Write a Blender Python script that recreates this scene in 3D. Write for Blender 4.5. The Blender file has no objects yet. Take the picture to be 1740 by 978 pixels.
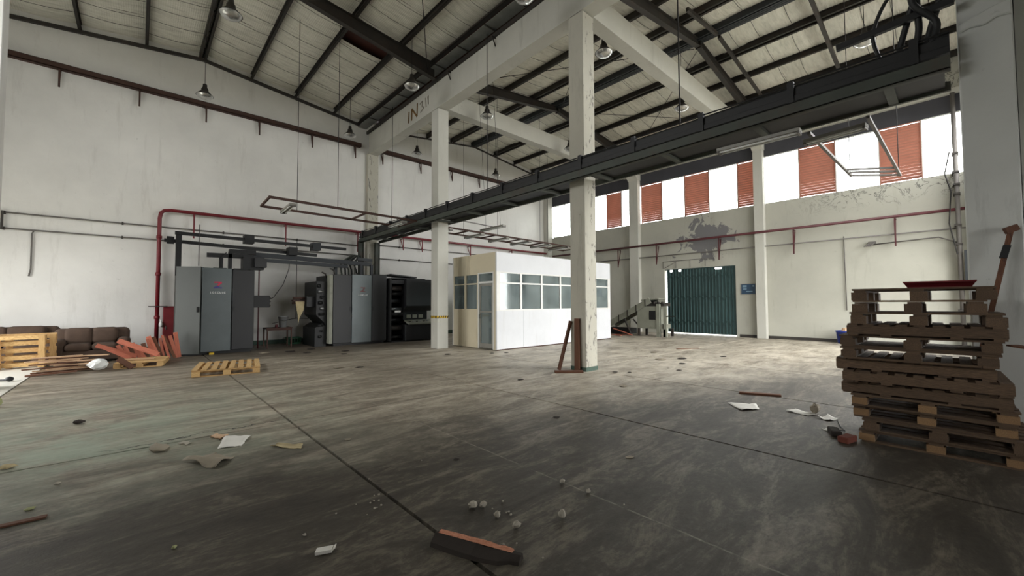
import bpy, math, random
from mathutils import Matrix, Vector
R = math.radians
rnd = random.Random(7)
sc = bpy.context.scene
COL = sc.collection

# ------------------------------------------------------------ camera
H_EYE = 1.5
YAW, PITCH, ROLL, F_PX = R(42.6), R(2.18), R(-0.23), 691.7
fwd = Vector((math.sin(YAW)*math.cos(PITCH), math.cos(YAW)*math.cos(PITCH), math.sin(PITCH)))
right = Vector((math.cos(YAW), -math.sin(YAW), 0.0))
up = right.cross(fwd)
r2 = right*math.cos(ROLL) + up*math.sin(ROLL)
u2 = -right*math.sin(ROLL) + up*math.cos(ROLL)
cam = bpy.data.cameras.new('camera')
cam.sensor_width = 36.0
cam.lens = F_PX/1740*36.0
cam.clip_start = 0.05
cam.clip_end = 400
co = bpy.data.objects.new('camera', cam)
COL.objects.link(co)
co.matrix_world = Matrix(((r2.x, u2.x, -fwd.x, 0), (r2.y, u2.y, -fwd.y, 0), (r2.z, u2.z, -fwd.z, H_EYE), (0, 0, 0, 1)))
sc.camera = co

# ------------------------------------------------------------ sky, exposure
wd = bpy.data.worlds.new('overcast_sky')
sc.world = wd
wd.use_nodes = True
bg = wd.node_tree.nodes['Background']
bg.inputs['Color'].default_value = (1.0, 1.0, 0.99, 1)
bg.inputs['Strength'].default_value = 8.0
sc.view_settings.view_transform = 'Standard'
sc.view_settings.look = 'None'
sc.view_settings.exposure = 0.5
sc.view_settings.gamma = 1.0
sc.view_settings.use_curve_mapping = False
try:
    sc.cycles.use_denoising = True
    sc.cycles.max_bounces = 10
    sc.cycles.diffuse_bounces = 8
    sc.cycles.transparent_max_bounces = 12
    sc.cycles.sample_clamp_indirect = 6.0
    sc.cycles.caustics_reflective = False
    sc.cycles.caustics_refractive = False
except Exception:
    pass

def portal(name, loc, size, rot):
    """daylight sampled through one real opening (a portal gives no light of its own)"""
    l = bpy.data.lights.new(name, 'AREA')
    l.shape = 'RECTANGLE'
    l.size, l.size_y = size
    l.cycles.is_portal = True
    o = bpy.data.objects.new(name, l)
    COL.objects.link(o)
    o.location = loc
    o.rotation_euler = rot
    return o
# wall_right clerestory band, left doorway, clerestory and loading doorway of the front wall in the right bay
XB, YA, XL, YF, YFR = 19.4, 17.65, -4.6, -6.3, -0.6
portal('portal_right_windows', (19.62, 8.6, 6.68), (2.1, 17.8), (0, R(90), 0))
portal('portal_left_windows', (XL-0.32, 8.4, 6.68), (2.1, 6.2), (0, R(-90), 0))
portal('portal_front_window', (5.0, YF-0.32, 2.15), (2.8, 2.5), (R(90), 0, 0))
portal('portal_left_door', (XL-0.32, 13.5, 1.8), (3.6, 4.0), (0, R(-90), 0))
portal('portal_front_right_windows', (13.5, YFR-0.32, 6.68), (11.0, 2.1), (R(90), 0, 0))
portal('portal_front_right_door', (13.8, YFR-0.32, 2.3), (9.6, 4.6), (R(90), 0, 0))

# ------------------------------------------------------------ mesh building
class MB:
    def __init__(s):
        s.v, s.f, s.m = [], [], []
        s.cur = 0
    def add(s, vs, fs):
        b = len(s.v)
        s.v += [tuple(p) for p in vs]
        s.f += [tuple(b+i for i in f) for f in fs]
        s.m += [s.cur]*len(fs)
        return s
    def box(s, x0, x1, y0, y1, z0, z1):
        return s.add([(x0,y0,z0),(x1,y0,z0),(x1,y1,z0),(x0,y1,z0),(x0,y0,z1),(x1,y0,z1),(x1,y1,z1),(x0,y1,z1)],
                     [(3,2,1,0),(4,5,6,7),(0,1,5,4),(1,2,6,5),(2,3,7,6),(3,0,4,7)])
    def bar(s, p, q, w, h, upv=(0,0,1)):
        """rectangular bar from p to q, w across, h along upv"""
        p, q = Vector(p), Vector(q)
        d = (q-p).normalized()
        u = Vector(upv)
        if abs(d.dot(u)) > 0.98: u = Vector((0,1,0))
        a = d.cross(u).normalized()
        b = a.cross(d).normalized()
        vs = []
        for c in (p, q):
            for i, j in ((-1,-1),(1,-1),(1,1),(-1,1)):
                vs.append(c + a*(i*w/2) + b*(j*h/2))
        return s.add(vs, [(3,2,1,0),(4,5,6,7),(0,1,5,4),(1,2,6,5),(2,3,7,6),(3,0,4,7)])
    def tube(s, pts, r, n=8, caps=True):
        pts = [Vector(p) for p in pts]
        vs = []
        pa = None
        for i, p in enumerate(pts):
            d = (pts[min(i+1, len(pts)-1)] - pts[max(i-1, 0)]).normalized()
            if pa is None:
                u = Vector((0,0,1)) if abs(d.z) < 0.9 else Vector((0,1,0))
                a = d.cross(u).normalized()
            else:
                a = (pa - d*pa.dot(d)).normalized()
            pa = a
            b = d.cross(a)
            rr = r[i] if isinstance(r, (list, tuple)) else r
            for k in range(n):
                t = 2*math.pi*k/n
                vs.append(p + a*(rr*math.cos(t)) + b*(rr*math.sin(t)))
        fs = []
        for i in range(len(pts)-1):
            for k in range(n):
                k2 = (k+1) % n
                fs.append((i*n+k, i*n+k2, (i+1)*n+k2, (i+1)*n+k))
        if caps:
            fs.append(tuple(range(n))[::-1])
            fs.append(tuple((len(pts)-1)*n+k for k in range(n)))
        return s.add(vs, fs)
    def prism(s, poly, fn0, fn1):
        """poly: list of 2d points; fn0/fn1 map (u,v) to 3d at both ends"""
        n = len(poly)
        vs = [fn0(*p) for p in poly] + [fn1(*p) for p in poly]
        fs = [tuple(range(n))[::-1], tuple(range(n, 2*n))]
        fs += [(i, (i+1) % n, n+(i+1) % n, n+i) for i in range(n)]
        return s.add(vs, fs)
    def lathe(s, prof, c=(0,0,0), n=16):
        vs, fs = [], []
        for (r, z) in prof:
            for k in range(n):
                t = 2*math.pi*k/n
                vs.append((c[0]+r*math.cos(t), c[1]+r*math.sin(t), c[2]+z))
        for i in range(len(prof)-1):
            for k in range(n):
                k2 = (k+1) % n
                fs.append((i*n+k, i*n+k2, (i+1)*n+k2, (i+1)*n+k))
        return s.add(vs, fs)
    def mesh(s, name, mats, smooth=False):
        me = bpy.data.meshes.new(name)
        me.from_pydata(s.v, [], s.f)
        for m in (mats if isinstance(mats, (list, tuple)) else [mats]):
            me.materials.append(m)
        if any(s.m):
            me.polygons.foreach_set('material_index', s.m)
        if smooth:
            me.polygons.foreach_set('use_smooth', [True]*len(me.polygons))
        me.update()
        return me
    def build(s, name, mats, parent=None, smooth=False, bevel=0.0):
        o = bpy.data.objects.new(name, s.mesh(name, mats, smooth))
        COL.objects.link(o)
        if bevel:
            md = o.modifiers.new('bevel', 'BEVEL')
            md.width, md.segments, md.limit_method = bevel, 1, 'ANGLE'
        if parent is not None:
            o.parent = parent
            o.matrix_parent_inverse = parent.matrix_basis.inverted() if parent.parent is None else Matrix()
        return o

def box(name, m, x0, x1, y0, y1, z0, z1, parent=None, bevel=0.0):
    return MB().box(x0, x1, y0, y1, z0, z1).build(name, m, parent, bevel=bevel)
def bar(name, m, p, q, w, h, parent=None, upv=(0,0,1)):
    return MB().bar(p, q, w, h, upv).build(name, m, parent)
def tube(name, m, pts, r, parent=None, n=8):
    return MB().tube(pts, r, n).build(name, m, parent, smooth=n > 6)
def tag(o, label, cat, group=None, kind=None):
    o['label'] = label
    o['category'] = cat
    if group: o['group'] = group
    if kind: o['kind'] = kind
    return o
def thing(name, label, cat, loc=(0,0,0), group=None):
    o = bpy.data.objects.new(name, None)
    o.empty_display_size = 0.2
    COL.objects.link(o)
    o.location = loc
    return tag(o, label, cat, group)
def struct(o):
    o['kind'] = 'structure'
    return o
def inst(name, me, parent, loc, rot=(0,0,0), scale=(1,1,1)):
    o = bpy.data.objects.new(name, me)
    COL.objects.link(o)
    o.parent = parent
    o.location, o.rotation_euler, o.scale = loc, rot, scale
    return o
def dup(root, loc, rot=(0,0,0), label=None):
    r_ = root.copy()
    COL.objects.link(r_)
    r_.location, r_.rotation_euler = loc, rot
    if label: r_['label'] = label
    for ch in root.children:
        c = ch.copy()
        COL.objects.link(c)
        c.parent = r_
        for g in ch.children:
            d = g.copy()
            COL.objects.link(d)
            d.parent = c
    return r_

# ------------------------------------------------------------ materials
def lin(c):
    return tuple(((v/255)/12.92 if v/255 <= 0.04045 else ((v/255+0.055)/1.055)**2.4) for v in c) + (1.0,)
class NT:
    def __init__(s, name):
        s.mat = bpy.data.materials.new(name)
        s.mat.use_nodes = True
        s.t = s.mat.node_tree
        s.b = s.t.nodes['Principled BSDF']
        s.out = s.t.nodes['Material Output']
    def n(s, typ, **kw):
        nd = s.t.nodes.new(typ)
        for k, v in kw.items():
            if k in nd.inputs: nd.inputs[k].default_value = v
            else: setattr(nd, k, v)
        return nd
    def l(s, a, b): s.t.links.new(a, b)
    def pos(s, scale=(1,1,1), kind='pos', rot=(0,0,0)):
        if kind == 'pos': src = s.n('ShaderNodeNewGeometry').outputs['Position']
        else: src = s.n('ShaderNodeTexCoord').outputs[kind]
        mp = s.n('ShaderNodeMapping')
        mp.inputs['Scale'].default_value = scale
        mp.inputs['Rotation'].default_value = rot
        s.l(src, mp.inputs['Vector'])
        return mp.outputs['Vector']
    def noise(s, vec, scale, detail=5, rough=0.6, dist=0.0):
        nd = s.n('ShaderNodeTexNoise')
        nd.inputs['Scale'].default_value = scale
        nd.inputs['Detail'].default_value = detail
        nd.inputs['Roughness'].default_value = rough
        nd.inputs['Distortion'].default_value = dist
        s.l(vec, nd.inputs['Vector'])
        return nd.outputs['Fac']
    def ramp(s, fac, stops):
        nd = s.n('ShaderNodeValToRGB')
        el = nd.color_ramp.elements
        while len(el) < len(stops): el.new(0.5)
        for e, (p, c) in zip(el, stops):
            e.position = p
            e.color = c if len(c) == 4 else tuple(c)+(1,)
        s.l(fac, nd.inputs['Fac'])
        return nd.outputs['Color']
    def step(s, fac, a, b):
        nd = s.n('ShaderNodeMapRange')
        nd.inputs['From Min'].default_value = a
        nd.inputs['From Max'].default_value = b
        s.l(fac, nd.inputs['Value'])
        return nd.outputs['Result']
    def math(s, op, a, b=None):
        nd = s.n('ShaderNodeMath', operation=op)
        for i, q in enumerate((a, b)):
            if q is None: continue
            if isinstance(q, (int, float)): nd.inputs[i].default_value = q
            else: s.l(q, nd.inputs[i])
        return nd.outputs[0]
    def mix(s, fac, a, b, mode='MIX'):
        nd = s.n('ShaderNodeMix', data_type='RGBA', blend_type=mode)
        for key, q in ((0, fac), (6, a), (7, b)):
            if isinstance(q, (int, float)): nd.inputs[key].default_value = q
            elif isinstance(q, tuple): nd.inputs[key].default_value = q
            else: s.l(q, nd.inputs[key])
        return nd.outputs[2]
    def sep(s, vec):
        nd = s.n('ShaderNodeSeparateXYZ')
        s.l(vec, nd.inputs[0])
        return nd.outputs
    def bump(s, h, strength, dist=0.02):
        nd = s.n('ShaderNodeBump')
        nd.inputs['Strength'].default_value = strength
        nd.inputs['Distance'].default_value = dist
        s.l(h, nd.inputs['Height'])
        s.l(nd.outputs['Normal'], s.b.inputs['Normal'])
    def done(s, color, rough=0.7, metal=0.0, spec=None):
        if isinstance(color, tuple): s.b.inputs['Base Color'].default_value = color
        else: s.l(color, s.b.inputs['Base Color'])
        if isinstance(rough, (int, float)): s.b.inputs['Roughness'].default_value = rough
        else: s.l(rough, s.b.inputs['Roughness'])
        s.b.inputs['Metallic'].default_value = metal
        if spec is not None: s.b.inputs['Specular IOR Level'].default_value = spec
        return s.mat

def simple(name, c, rough=0.6, metal=0.0, vary=0.18, scale=6, dirt=None, dirt_amt=0.5, kind='pos'):
    t = NT(name)
    v = t.pos(kind=kind)
    f = t.noise(v, scale)
    a, b = lin(c), lin(tuple(max(0, q*(1-vary)) for q in c))
    colr = t.mix(f, a, b)
    if dirt:
        d = t.step(t.noise(v, scale*0.4, 8, 0.7), 0.52, 0.72)
        colr = t.mix(t.math('MULTIPLY', d, dirt_amt), colr, lin(dirt))
    return t.done(colr, rough, metal)

def wood(name, c1, c2, c3):
    t = NT(name)
    v = t.pos((1.2, 7, 7), 'Generated')
    oi = t.n('ShaderNodeObjectInfo')
    ad = t.n('ShaderNodeVectorMath', operation='ADD')
    t.l(v, ad.inputs[0])
    cx = t.n('ShaderNodeCombineXYZ')
    t.l(t.math('MULTIPLY', oi.outputs['Random'], 37.0), cx.inputs[0])
    t.l(cx.outputs[0], ad.inputs[1])
    f = t.noise(ad.outputs[0], 3.0, 7, 0.65, 0.4)
    colr = t.ramp(f, [(0.25, lin(c3)), (0.5, lin(c1)), (0.75, lin(c2))])
    br = t.step(oi.outputs['Random'], 0.0, 1.0)
    colr = t.mix(t.math('MULTIPLY', br, 0.45), colr, lin(c3))
    t.bump(f, 0.4, 0.01)
    return t.done(colr, 0.8)

# plaster: off-white paint, faint blotches and grime
def plaster(name, c, grime, amt, peel=None, bumps=0.25):
    t = NT(name)
    p = t.pos()
    f1 = t.noise(p, 0.7, 6, 0.6)
    colr = t.mix(t.step(f1, 0.3, 0.75), lin(c), lin(tuple(q*0.93 for q in c)))
    streak = t.noise(t.pos((2.4, 2.4, 0.35)), 1.3, 7, 0.7)
    colr = t.mix(t.math('MULTIPLY', t.step(streak, 0.56, 0.78), amt), colr, lin(grime))
    spots = t.noise(p, 4.5, 8, 0.75)
    colr = t.mix(t.math('MULTIPLY', t.step(spots, 0.64, 0.74), amt*0.9), colr, lin(tuple(q*0.7 for q in grime)))
    if peel:
        colr = peel(t, p, colr)
    t.bump(t.noise(p, 9, 6, 0.6), bumps, 0.015)
    return t.done(colr, 0.85, spec=0.25)

def peel_right(t, p, colr):
    """paint fallen off in one big patch over the gate, cracks near the window sills"""
    o = t.sep(p)
    dy = t.math('DIVIDE', t.math('SUBTRACT', o[1], 7.75), 1.15)
    dz = t.math('DIVIDE', t.math('SUBTRACT', o[2], 4.4), 0.95)
    rr = t.math('SQRT', t.math('ADD', t.math('MULTIPLY', dy, dy), t.math('MULTIPLY', dz, dz)))
    nz = t.noise(p, 1.5, 7, 0.66, 0.5)
    msk = t.step(t.math('SUBTRACT', t.math('MULTIPLY', nz, 4.2), rr), 1.28, 1.36)
    colr = t.mix(msk, colr, lin((118, 117, 118)))
    cr = t.math('ABSOLUTE', t.math('SUBTRACT', t.noise(p, 1.7, 5, 0.65, 1.2), 0.5))
    zone = t.step(t.math('SUBTRACT', t.math('ADD', o[2], t.noise(p, 0.6)), 5.2), 0.1, 0.6)
    zone2 = t.step(t.math('MULTIPLY', o[1], -1.0), -4.5, -2.5)
    k = t.math('MULTIPLY', t.math('MULTIPLY', t.step(cr, 0.022, 0.006), zone), zone2)
    return t.mix(t.math('MULTIPLY', k, 0.75), colr, lin((70, 72, 70)))
def peel_col(t, p, colr):
    cr = t.noise(t.pos((3.2, 3.2, 0.9)), 2.6, 8, 0.75, 0.6)
    k = t.step(cr, 0.575, 0.6)
    nrm = t.sep(t.n('ShaderNodeNewGeometry').outputs['Normal'])
    face = t.step(t.math('MULTIPLY', nrm[1], -1.0), 0.5, 0.6)
    return t.mix(t.math('MULTIPLY', k, t.math('ADD', t.math('MULTIPLY', face, 0.7), 0.05)), colr, lin((78, 76, 76)))

M = {}
M['wall'] = plaster('white_plaster', (228, 227, 223), (150, 146, 136), 0.35)
M['wall_r'] = plaster('grey_white_plaster', (180, 179, 168), (126, 122, 110), 0.4, peel_right)
M['concrete_white'] = plaster('painted_concrete', (196, 195, 186), (118, 112, 100), 0.4)
M['concrete_peel'] = plaster('peeling_concrete', (184, 181, 168), (104, 98, 88), 0.5, peel_col)
M['concrete_grey'] = plaster('grey_concrete', (196, 198, 194), (96, 96, 92), 0.5)
M['green_paint'] = simple('green_base_paint', (70, 92, 80), 0.8)

def floor_mat(name, pale=0.0):
    t = NT(name)
    p = t.pos()
    o = t.sep(p)
    trow = t.noise(t.pos((0.5, 1.7, 1), rot=(0, 0, R(25))), 1.7, 12, 0.74, 0.9)
    grit = t.noise(t.pos((1.0, 2.2, 1), rot=(0, 0, R(-12))), 9.0, 8, 0.8, 0.3)
    mixf = t.math('ADD', t.math('MULTIPLY', trow, 0.68), t.math('MULTIPLY', grit, 0.32))
    base = t.ramp(mixf, [(0.30, lin((78, 70, 60))), (0.45, lin((126, 117, 103))), (0.56, lin((172, 163, 146))), (0.70, lin((218, 211, 194)))])
    big = t.noise(p, 0.28, 4, 0.55)
    base = t.mix(t.math('MULTIPLY', t.step(big, 0.42, 0.66), 0.45), base, lin((92, 82, 68)))
    # paler patchy tone over the middle of the right bay
    pale_mix = t.math('MULTIPLY', t.step(t.math('ADD', o[0], t.math('MULTIPLY', t.noise(p, 0.5, 6, 0.65), 4.0)), 6.2, 9.0), t.step(t.noise(t.pos((0.8, 1.6, 1)), 1.1, 10, 0.75, 0.7), 0.40, 0.60))
    base = t.mix(t.math('MULTIPLY', pale_mix, 0.62), base, lin((208, 200, 184)))
    # darker tone over the foreground slabs, ragged border
    edge = t.math('ADD', t.math('MULTIPLY', o[0], 0.22), o[1])
    edge = t.math('ADD', edge, t.math('MULTIPLY', t.noise(p, 0.8, 8, 0.7), 3.2))
    dark = t.step(edge, 7.7, 5.6)
    dk = t.ramp(mixf, [(0.34, lin((38, 34, 30))), (0.5, lin((58, 53, 46))), (0.66, lin((122, 114, 100)))])
    base = t.mix(t.math('MULTIPLY', dark, 0.94), base, dk)
    # greenish daylight sheen of the left doorway, painted into the slab colour
    gx = t.step(t.math('ADD', o[0], t.math('MULTIPLY', t.noise(p, 0.9, 5, 0.6), 2.0)), 3.6, 0.4)
    gy = t.math('MULTIPLY', t.step(o[1], 10.5, 7.0), t.step(t.noise(p, 1.1, 8, 0.7), 0.36, 0.6))
    base = t.mix(t.math('MULTIPLY', t.math('MULTIPLY', gx, t.math('SUBTRACT', 1.0, dark)), t.math('MULTIPLY', gy, 0.7)), base, lin((158, 176, 158)))
    # darker brown tone in front of the presses
    brown_tone = t.math('MULTIPLY', t.step(t.math('ADD', o[1], t.math('MULTIPLY', t.noise(p, 1.2, 8, 0.75), 3.4)), 13.4, 15.6), t.step(o[0], 11.0, 8.0))
    base = t.mix(t.math('MULTIPLY', brown_tone, 0.7), base, lin((62, 52, 40)))
    sp = t.step(t.noise(p, 7, 8, 0.85), 0.63, 0.69)
    base = t.mix(t.math('MULTIPLY', sp, 0.5), base, lin((52, 46, 40)))
    # jagged crack beside the cross joint and a long pale scratch
    wob = t.math('MULTIPLY', t.math('SUBTRACT', t.noise(p, 2.6, 6, 0.7), 0.5), 0.55)
    cr = t.math('ABSOLUTE', t.math('SUBTRACT', t.math('ADD', o[1], wob), 5.98))
    ck = t.math('MULTIPLY', t.step(cr, 0.022, 0.008), t.math('MULTIPLY', t.step(o[0], 1.7, 1.4), t.step(o[0], -0.3, 0.0)))
    base = t.mix(ck, base, lin((38, 34, 30)))
    scr = t.math('ABSOLUTE', t.math('SUBTRACT', t.math('ADD', o[0], t.math('MULTIPLY', wob, 0.06)), 2.66))
    sk = t.math('MULTIPLY', t.step(scr, 0.012, 0.004), t.step(t.noise(p, 5, 6, 0.8), 0.42, 0.6))
    base = t.mix(t.math('MULTIPLY', sk, 0.45), base, lin((170, 165, 150)))
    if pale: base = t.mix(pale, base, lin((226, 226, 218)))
    t.bump(t.noise(p, 14, 8, 0.75), 0.35, 0.01)
    return t.done(base, t.math('ADD', t.math('MULTIPLY', mixf, -0.3), 0.68), spec=0.45)
M['floor'] = floor_mat('stained_concrete_floor')
M['floor_daylight'] = floor_mat('daylight_painted_floor', 0.75)  # patch of doorway daylight painted into this slab's colour
M['joint'] = simple('joint_dirt', (44, 40, 36), 0.9)
M['ground'] = simple('outside_yard', (150, 148, 138), 0.9, scale=0.5)

def foil():
    t = NT('foil_insulation')
    p = t.pos()
    net = t.n('ShaderNodeTexWave', wave_type='BANDS', bands_direction='X')
    net.inputs['Scale'].default_value = 6.0
    net.inputs['Distortion'].default_value = 2.2
    net.inputs['Detail'].default_value = 2.0
    t.l(p, net.inputs['Vector'])
    net2 = t.n('ShaderNodeTexWave', wave_type='BANDS', bands_direction='Y')
    net2.inputs['Scale'].default_value = 7.0
    net2.inputs['Distortion'].default_value = 2.0
    t.l(p, net2.inputs['Vector'])
    crease = t.noise(t.pos((0.6, 3.0, 1)), 3.0, 7, 0.7, 0.5)
    f = t.math('ADD', t.math('MULTIPLY', net.outputs['Fac'], 0.3), t.math('ADD', t.math('MULTIPLY', net2.outputs['Fac'], 0.3), crease))
    colr = t.ramp(crease, [(0.25, lin((186, 184, 172))), (0.5, lin((226, 224, 212))), (0.75, lin((242, 240, 230)))])
    grime = t.step(t.noise(p, 0.5, 5, 0.6), 0.5, 0.75)
    colr = t.mix(t.math('MULTIPLY', grime, 0.35), colr, lin((140, 136, 122)))
    t.bump(f, 0.55, 0.03)
    return t.done(colr, 0.6, 0.0)
M['foil'] = foil()
M['steel'] = simple('dark_painted_steel', (62, 58, 54), 0.6, 0.2, 0.3, 5, (84, 60, 46), 0.35)
M['steel_blue'] = simple('blue_grey_steel', (54, 58, 62), 0.55, 0.3, 0.3, 5)
M['rust_steel'] = simple('brown_rusty_steel', (80, 55, 46), 0.8, 0.1, 0.3, 6, (52, 40, 36), 0.6)
M['galv'] = simple('galvanised_sheet', (150, 152, 148), 0.45, 0.6, 0.25, 3, (92, 88, 80), 0.5)
M['wire'] = simple('wire', (40, 38, 36), 0.6, 0.3)
M['red_pipe'] = simple('dark_red_pipe', (122, 24, 36), 0.45, 0, 0.25, 8)
M['maroon'] = simple('maroon_pipe', (88, 34, 40), 0.55, 0, 0.3, 8)
M['grey_pipe'] = simple('grey_conduit', (110, 106, 102), 0.6, 0, 0.2, 6)
M['tray_green'] = simple('grey_green_steel', (74, 80, 72), 0.65, 0.1, 0.3, 3, (72, 44, 34), 0.5)
M['black'] = simple('black_rubber_cable', (22, 23, 25), 0.6, 0, 0.3, 6)
M['fascia'] = simple('shade_toned_fascia', (74, 74, 80), 0.85, 0, 0.25, 1.5)  # backlit shade over the windows put into this dark colour
M['louver'] = simple('red_brown_louver', (170, 120, 102), 0.65, 0, 0.22, 2.5)
M['frame_alu'] = simple('white_aluminium', (226, 226, 222), 0.45, 0, 0.08, 4)
M['press_dark'] = simple('charcoal_press_panel', (29, 30, 32), 0.5, 0.1, 0.22, 1.2, (22, 22, 22), 0.5)
M['press_olive'] = simple('olive_grey_press_door', (52, 56, 52), 0.5, 0.2, 0.2, 1.5, (40, 43, 40), 0.5)
M['press_steel'] = simple('brushed_press_panel', (92, 99, 100), 0.4, 0.5, 0.25, 1.2, (66, 71, 71), 0.5)
M['press_black'] = simple('black_machine_parts', (19, 20, 21), 0.5, 0.3, 0.3, 4)
M['chrome'] = simple('dull_chrome', (170, 172, 172), 0.35, 0.8, 0.2, 6)
def glass(name, tint, gl, pale_mix=0.0):
    t = NT(name)
    tr = t.n('ShaderNodeBsdfTransparent')
    tr.inputs['Color'].default_value = tint
    g = t.n('ShaderNodeBsdfGlossy')
    g.inputs['Roughness'].default_value = 0.04
    g.inputs['Color'].default_value = (0.9, 0.93, 0.93, 1)
    fr = t.n('ShaderNodeFresnel')
    fr.inputs['IOR'].default_value = 1.5
    mx = t.n('ShaderNodeMixShader')
    t.l(t.math('MULTIPLY', fr.outputs[0], gl), mx.inputs[0])
    t.l(tr.outputs[0], mx.inputs[1])
    t.l(g.outputs[0], mx.inputs[2])
    last = mx.outputs[0]
    if pale_mix:                                  # grime film on the pane
        df = t.n('ShaderNodeBsdfDiffuse')
        df.inputs['Color'].default_value = (0.36, 0.41, 0.41, 1)
        m2 = t.n('ShaderNodeMixShader')
        t.l(t.math('MULTIPLY', t.step(t.noise(t.pos(), 1.6, 6, 0.6), 0.2, 0.8), pale_mix), m2.inputs[0])
        t.l(last, m2.inputs[1])
        t.l(df.outputs[0], m2.inputs[2])
        last = m2.outputs[0]
    t.l(last, t.out.inputs['Surface'])
    return t.mat
M['glass'] = glass('window_glass', (0.95, 0.97, 0.96, 1), 0.8)
M['cabin_glass'] = glass('tinted_cabin_glass', (0.84, 0.90, 0.90, 1), 2.0, 0.42)
M['cabin'] = plaster('cabin_white_board', (216, 218, 221), (176, 172, 162), 0.3, bumps=0.1)
M['cabin_side'] = plaster('cabin_beige_board', (214, 204, 178), (120, 100, 66), 0.6, bumps=0.1)
M['gate_green'] = simple('dark_green_gate', (62, 90, 90), 0.55, 0.1, 0.25, 2.5, (44, 60, 60), 0.5)
M['machine_grey'] = simple('grey_green_machine', (150, 152, 138), 0.6, 0.1, 0.2, 3, (84, 80, 68), 0.6)
M['sofa'] = simple('brown_sofa_fabric', (88, 70, 58), 0.95, 0, 0.35, 7)
M['pallet_old'] = wood('old_grey_brown_pallet_wood', (100, 80, 61), (132, 107, 82), (52, 40, 31))
M['pallet_mid'] = wood('tan_pallet_block_wood', (150, 118, 82), (176, 142, 102), (96, 72, 50))
M['pallet_new'] = wood('pale_yellow_pallet_wood', (208, 172, 116), (226, 196, 142), (150, 110, 66))
M['wood_red'] = wood('red_orange_broken_wood', (190, 108, 84), (212, 138, 112), (112, 58, 44))
M['wood_pale'] = wood('pale_broken_wood', (206, 172, 138), (228, 202, 172), (140, 104, 78))
M['chunk_face'] = wood('torn_orange_wood', (206, 142, 112), (226, 176, 150), (150, 88, 64))
M['wood_brown'] = wood('rough_brown_timber', (104, 66, 44), (128, 84, 58), (54, 34, 26))
M['paper'] = simple('dirty_white_paper', (232, 230, 222), 0.85, 0, 0.12, 9)
M['card'] = simple('grey_cardboard', (158, 148, 130), 0.9, 0, 0.25, 9)
M['stone'] = simple('pale_rubble', (176, 170, 156), 0.9, 0, 0.2, 14)
M['dark_bit'] = simple('dark_debris', (52, 44, 38), 0.9, 0, 0.3, 9)
M['brick'] = simple('dull_red_brick', (120, 62, 48), 0.9, 0, 0.3, 9)
M['blue'] = simple('blue_plastic', (34, 58, 150), 0.4)
M['green_plastic'] = simple('green_plastic', (52, 130, 92), 0.45)
M['bucket'] = simple('grey_bucket_plastic', (150, 152, 152), 0.4)
M['sign_blue'] = simple('blue_sign_board', (40, 74, 104), 0.5, 0, 0.3, 4)
M['sign_pale'] = simple('pale_blue_print', (128, 158, 178), 0.6)
M['yellow'] = simple('hazard_yellow', (226, 186, 40), 0.6)
M['lamp_dark'] = simple('dark_lamp_housing', (50, 46, 42), 0.5, 0.3)
M['reflector'] = simple('silver_reflector', (196, 196, 192), 0.25, 0.8, 0.1, 8)
M['white_print'] = simple('white_print', (232, 234, 232), 0.6, 0, 0.05)
M['logo_red'] = simple('logo_red', (190, 30, 70), 0.5, 0, 0.1)
M['logo_blue'] = simple('logo_blue', (50, 44, 120), 0.5, 0, 0.1)
M['logo_maroon'] = simple('logo_maroon', (92, 40, 40), 0.5, 0, 0.1)
M['cloth'] = simple('yellowed_cloth', (196, 180, 140), 0.95, 0, 0.3, 8)
M['red_lid'] = simple('dark_red_tray', (120, 34, 40), 0.5, 0, 0.2, 6)
M['rust_roof'] = simple('rust_red_roof_sheet', (84, 46, 36), 0.7, 0.1, 0.4, 3)
M['graffiti'] = simple('brown_paint_marks', (126, 92, 44), 0.8, 0, 0.3, 8)
M['graffiti_faint'] = simple('faint_grey_paint_marks', (150, 144, 132), 0.8, 0, 0.15, 8)
M['leaf'] = simple('yellow_green_leaf', (176, 180, 130), 0.8, 0, 0.3, 10)
M['tube_light'] = simple('unlit_tube_fitting', (150, 148, 140), 0.5, 0.1, 0.15, 5)
M['roof_top'] = simple('roof_sheet_top', (120, 118, 112), 0.8)
# ============================================================ SETTING
def colx(y): return 7.4 + 0.013*y           # centre line of the column row between the two bays
CW = 0.21                                    # half width of a column
ROWS = [-0.33, 5.72, 11.85]
XR1, XR2 = 1.5, 13.42
def zp(x):                                   # underside of the purlins
    return 10.14 - 0.12*abs(x - (XR1 if x < 7.42 else XR2))

# ---- floor: slabs with recessed joints
fl = struct(box('floor', M['joint'], -5.2, 19.9, -6.6, 17.9, -0.25, -0.03))
XJ = [-5.2, -1.63, 1.48, 4.65, 7.5, 10.5, 13.5, 16.5, 19.9]
YJ = [-6.6, -1.2, 5.82, 10.7, 17.9]
for i in range(len(XJ)-1):
    for j in range(len(YJ)-1):
        g = 0.015
        box('slab', M['floor_daylight' if i == 0 and j == 3 else 'floor'], XJ[i]+g, XJ[i+1]-g, YJ[j]+g, YJ[j+1]-g, -0.04, 0.0, fl)
yard = struct(box('ground_outside', M['ground'], -40, 60, -45, 60, -0.5, -0.3))

# ---- back wall (gable shaped top)
pts = [(-5.0, -0.25), (19.8, -0.25), (19.8, zp(19.8)+0.3), (XR2, zp(XR2)+0.3), (7.42, zp(7.41)+0.3), (XR1, zp(XR1)+0.3), (-5.0, zp(-5.0)+0.3)]
wb = struct(MB().prism(pts, lambda u, v: (u, YA, v), lambda u, v: (u, YA+0.25, v)).build('wall_back', M['wall']))
struct(box('baseboard_back', M['green_paint'], -4.5, 19.3, YA-0.02, YA, 0, 0.16))

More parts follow.
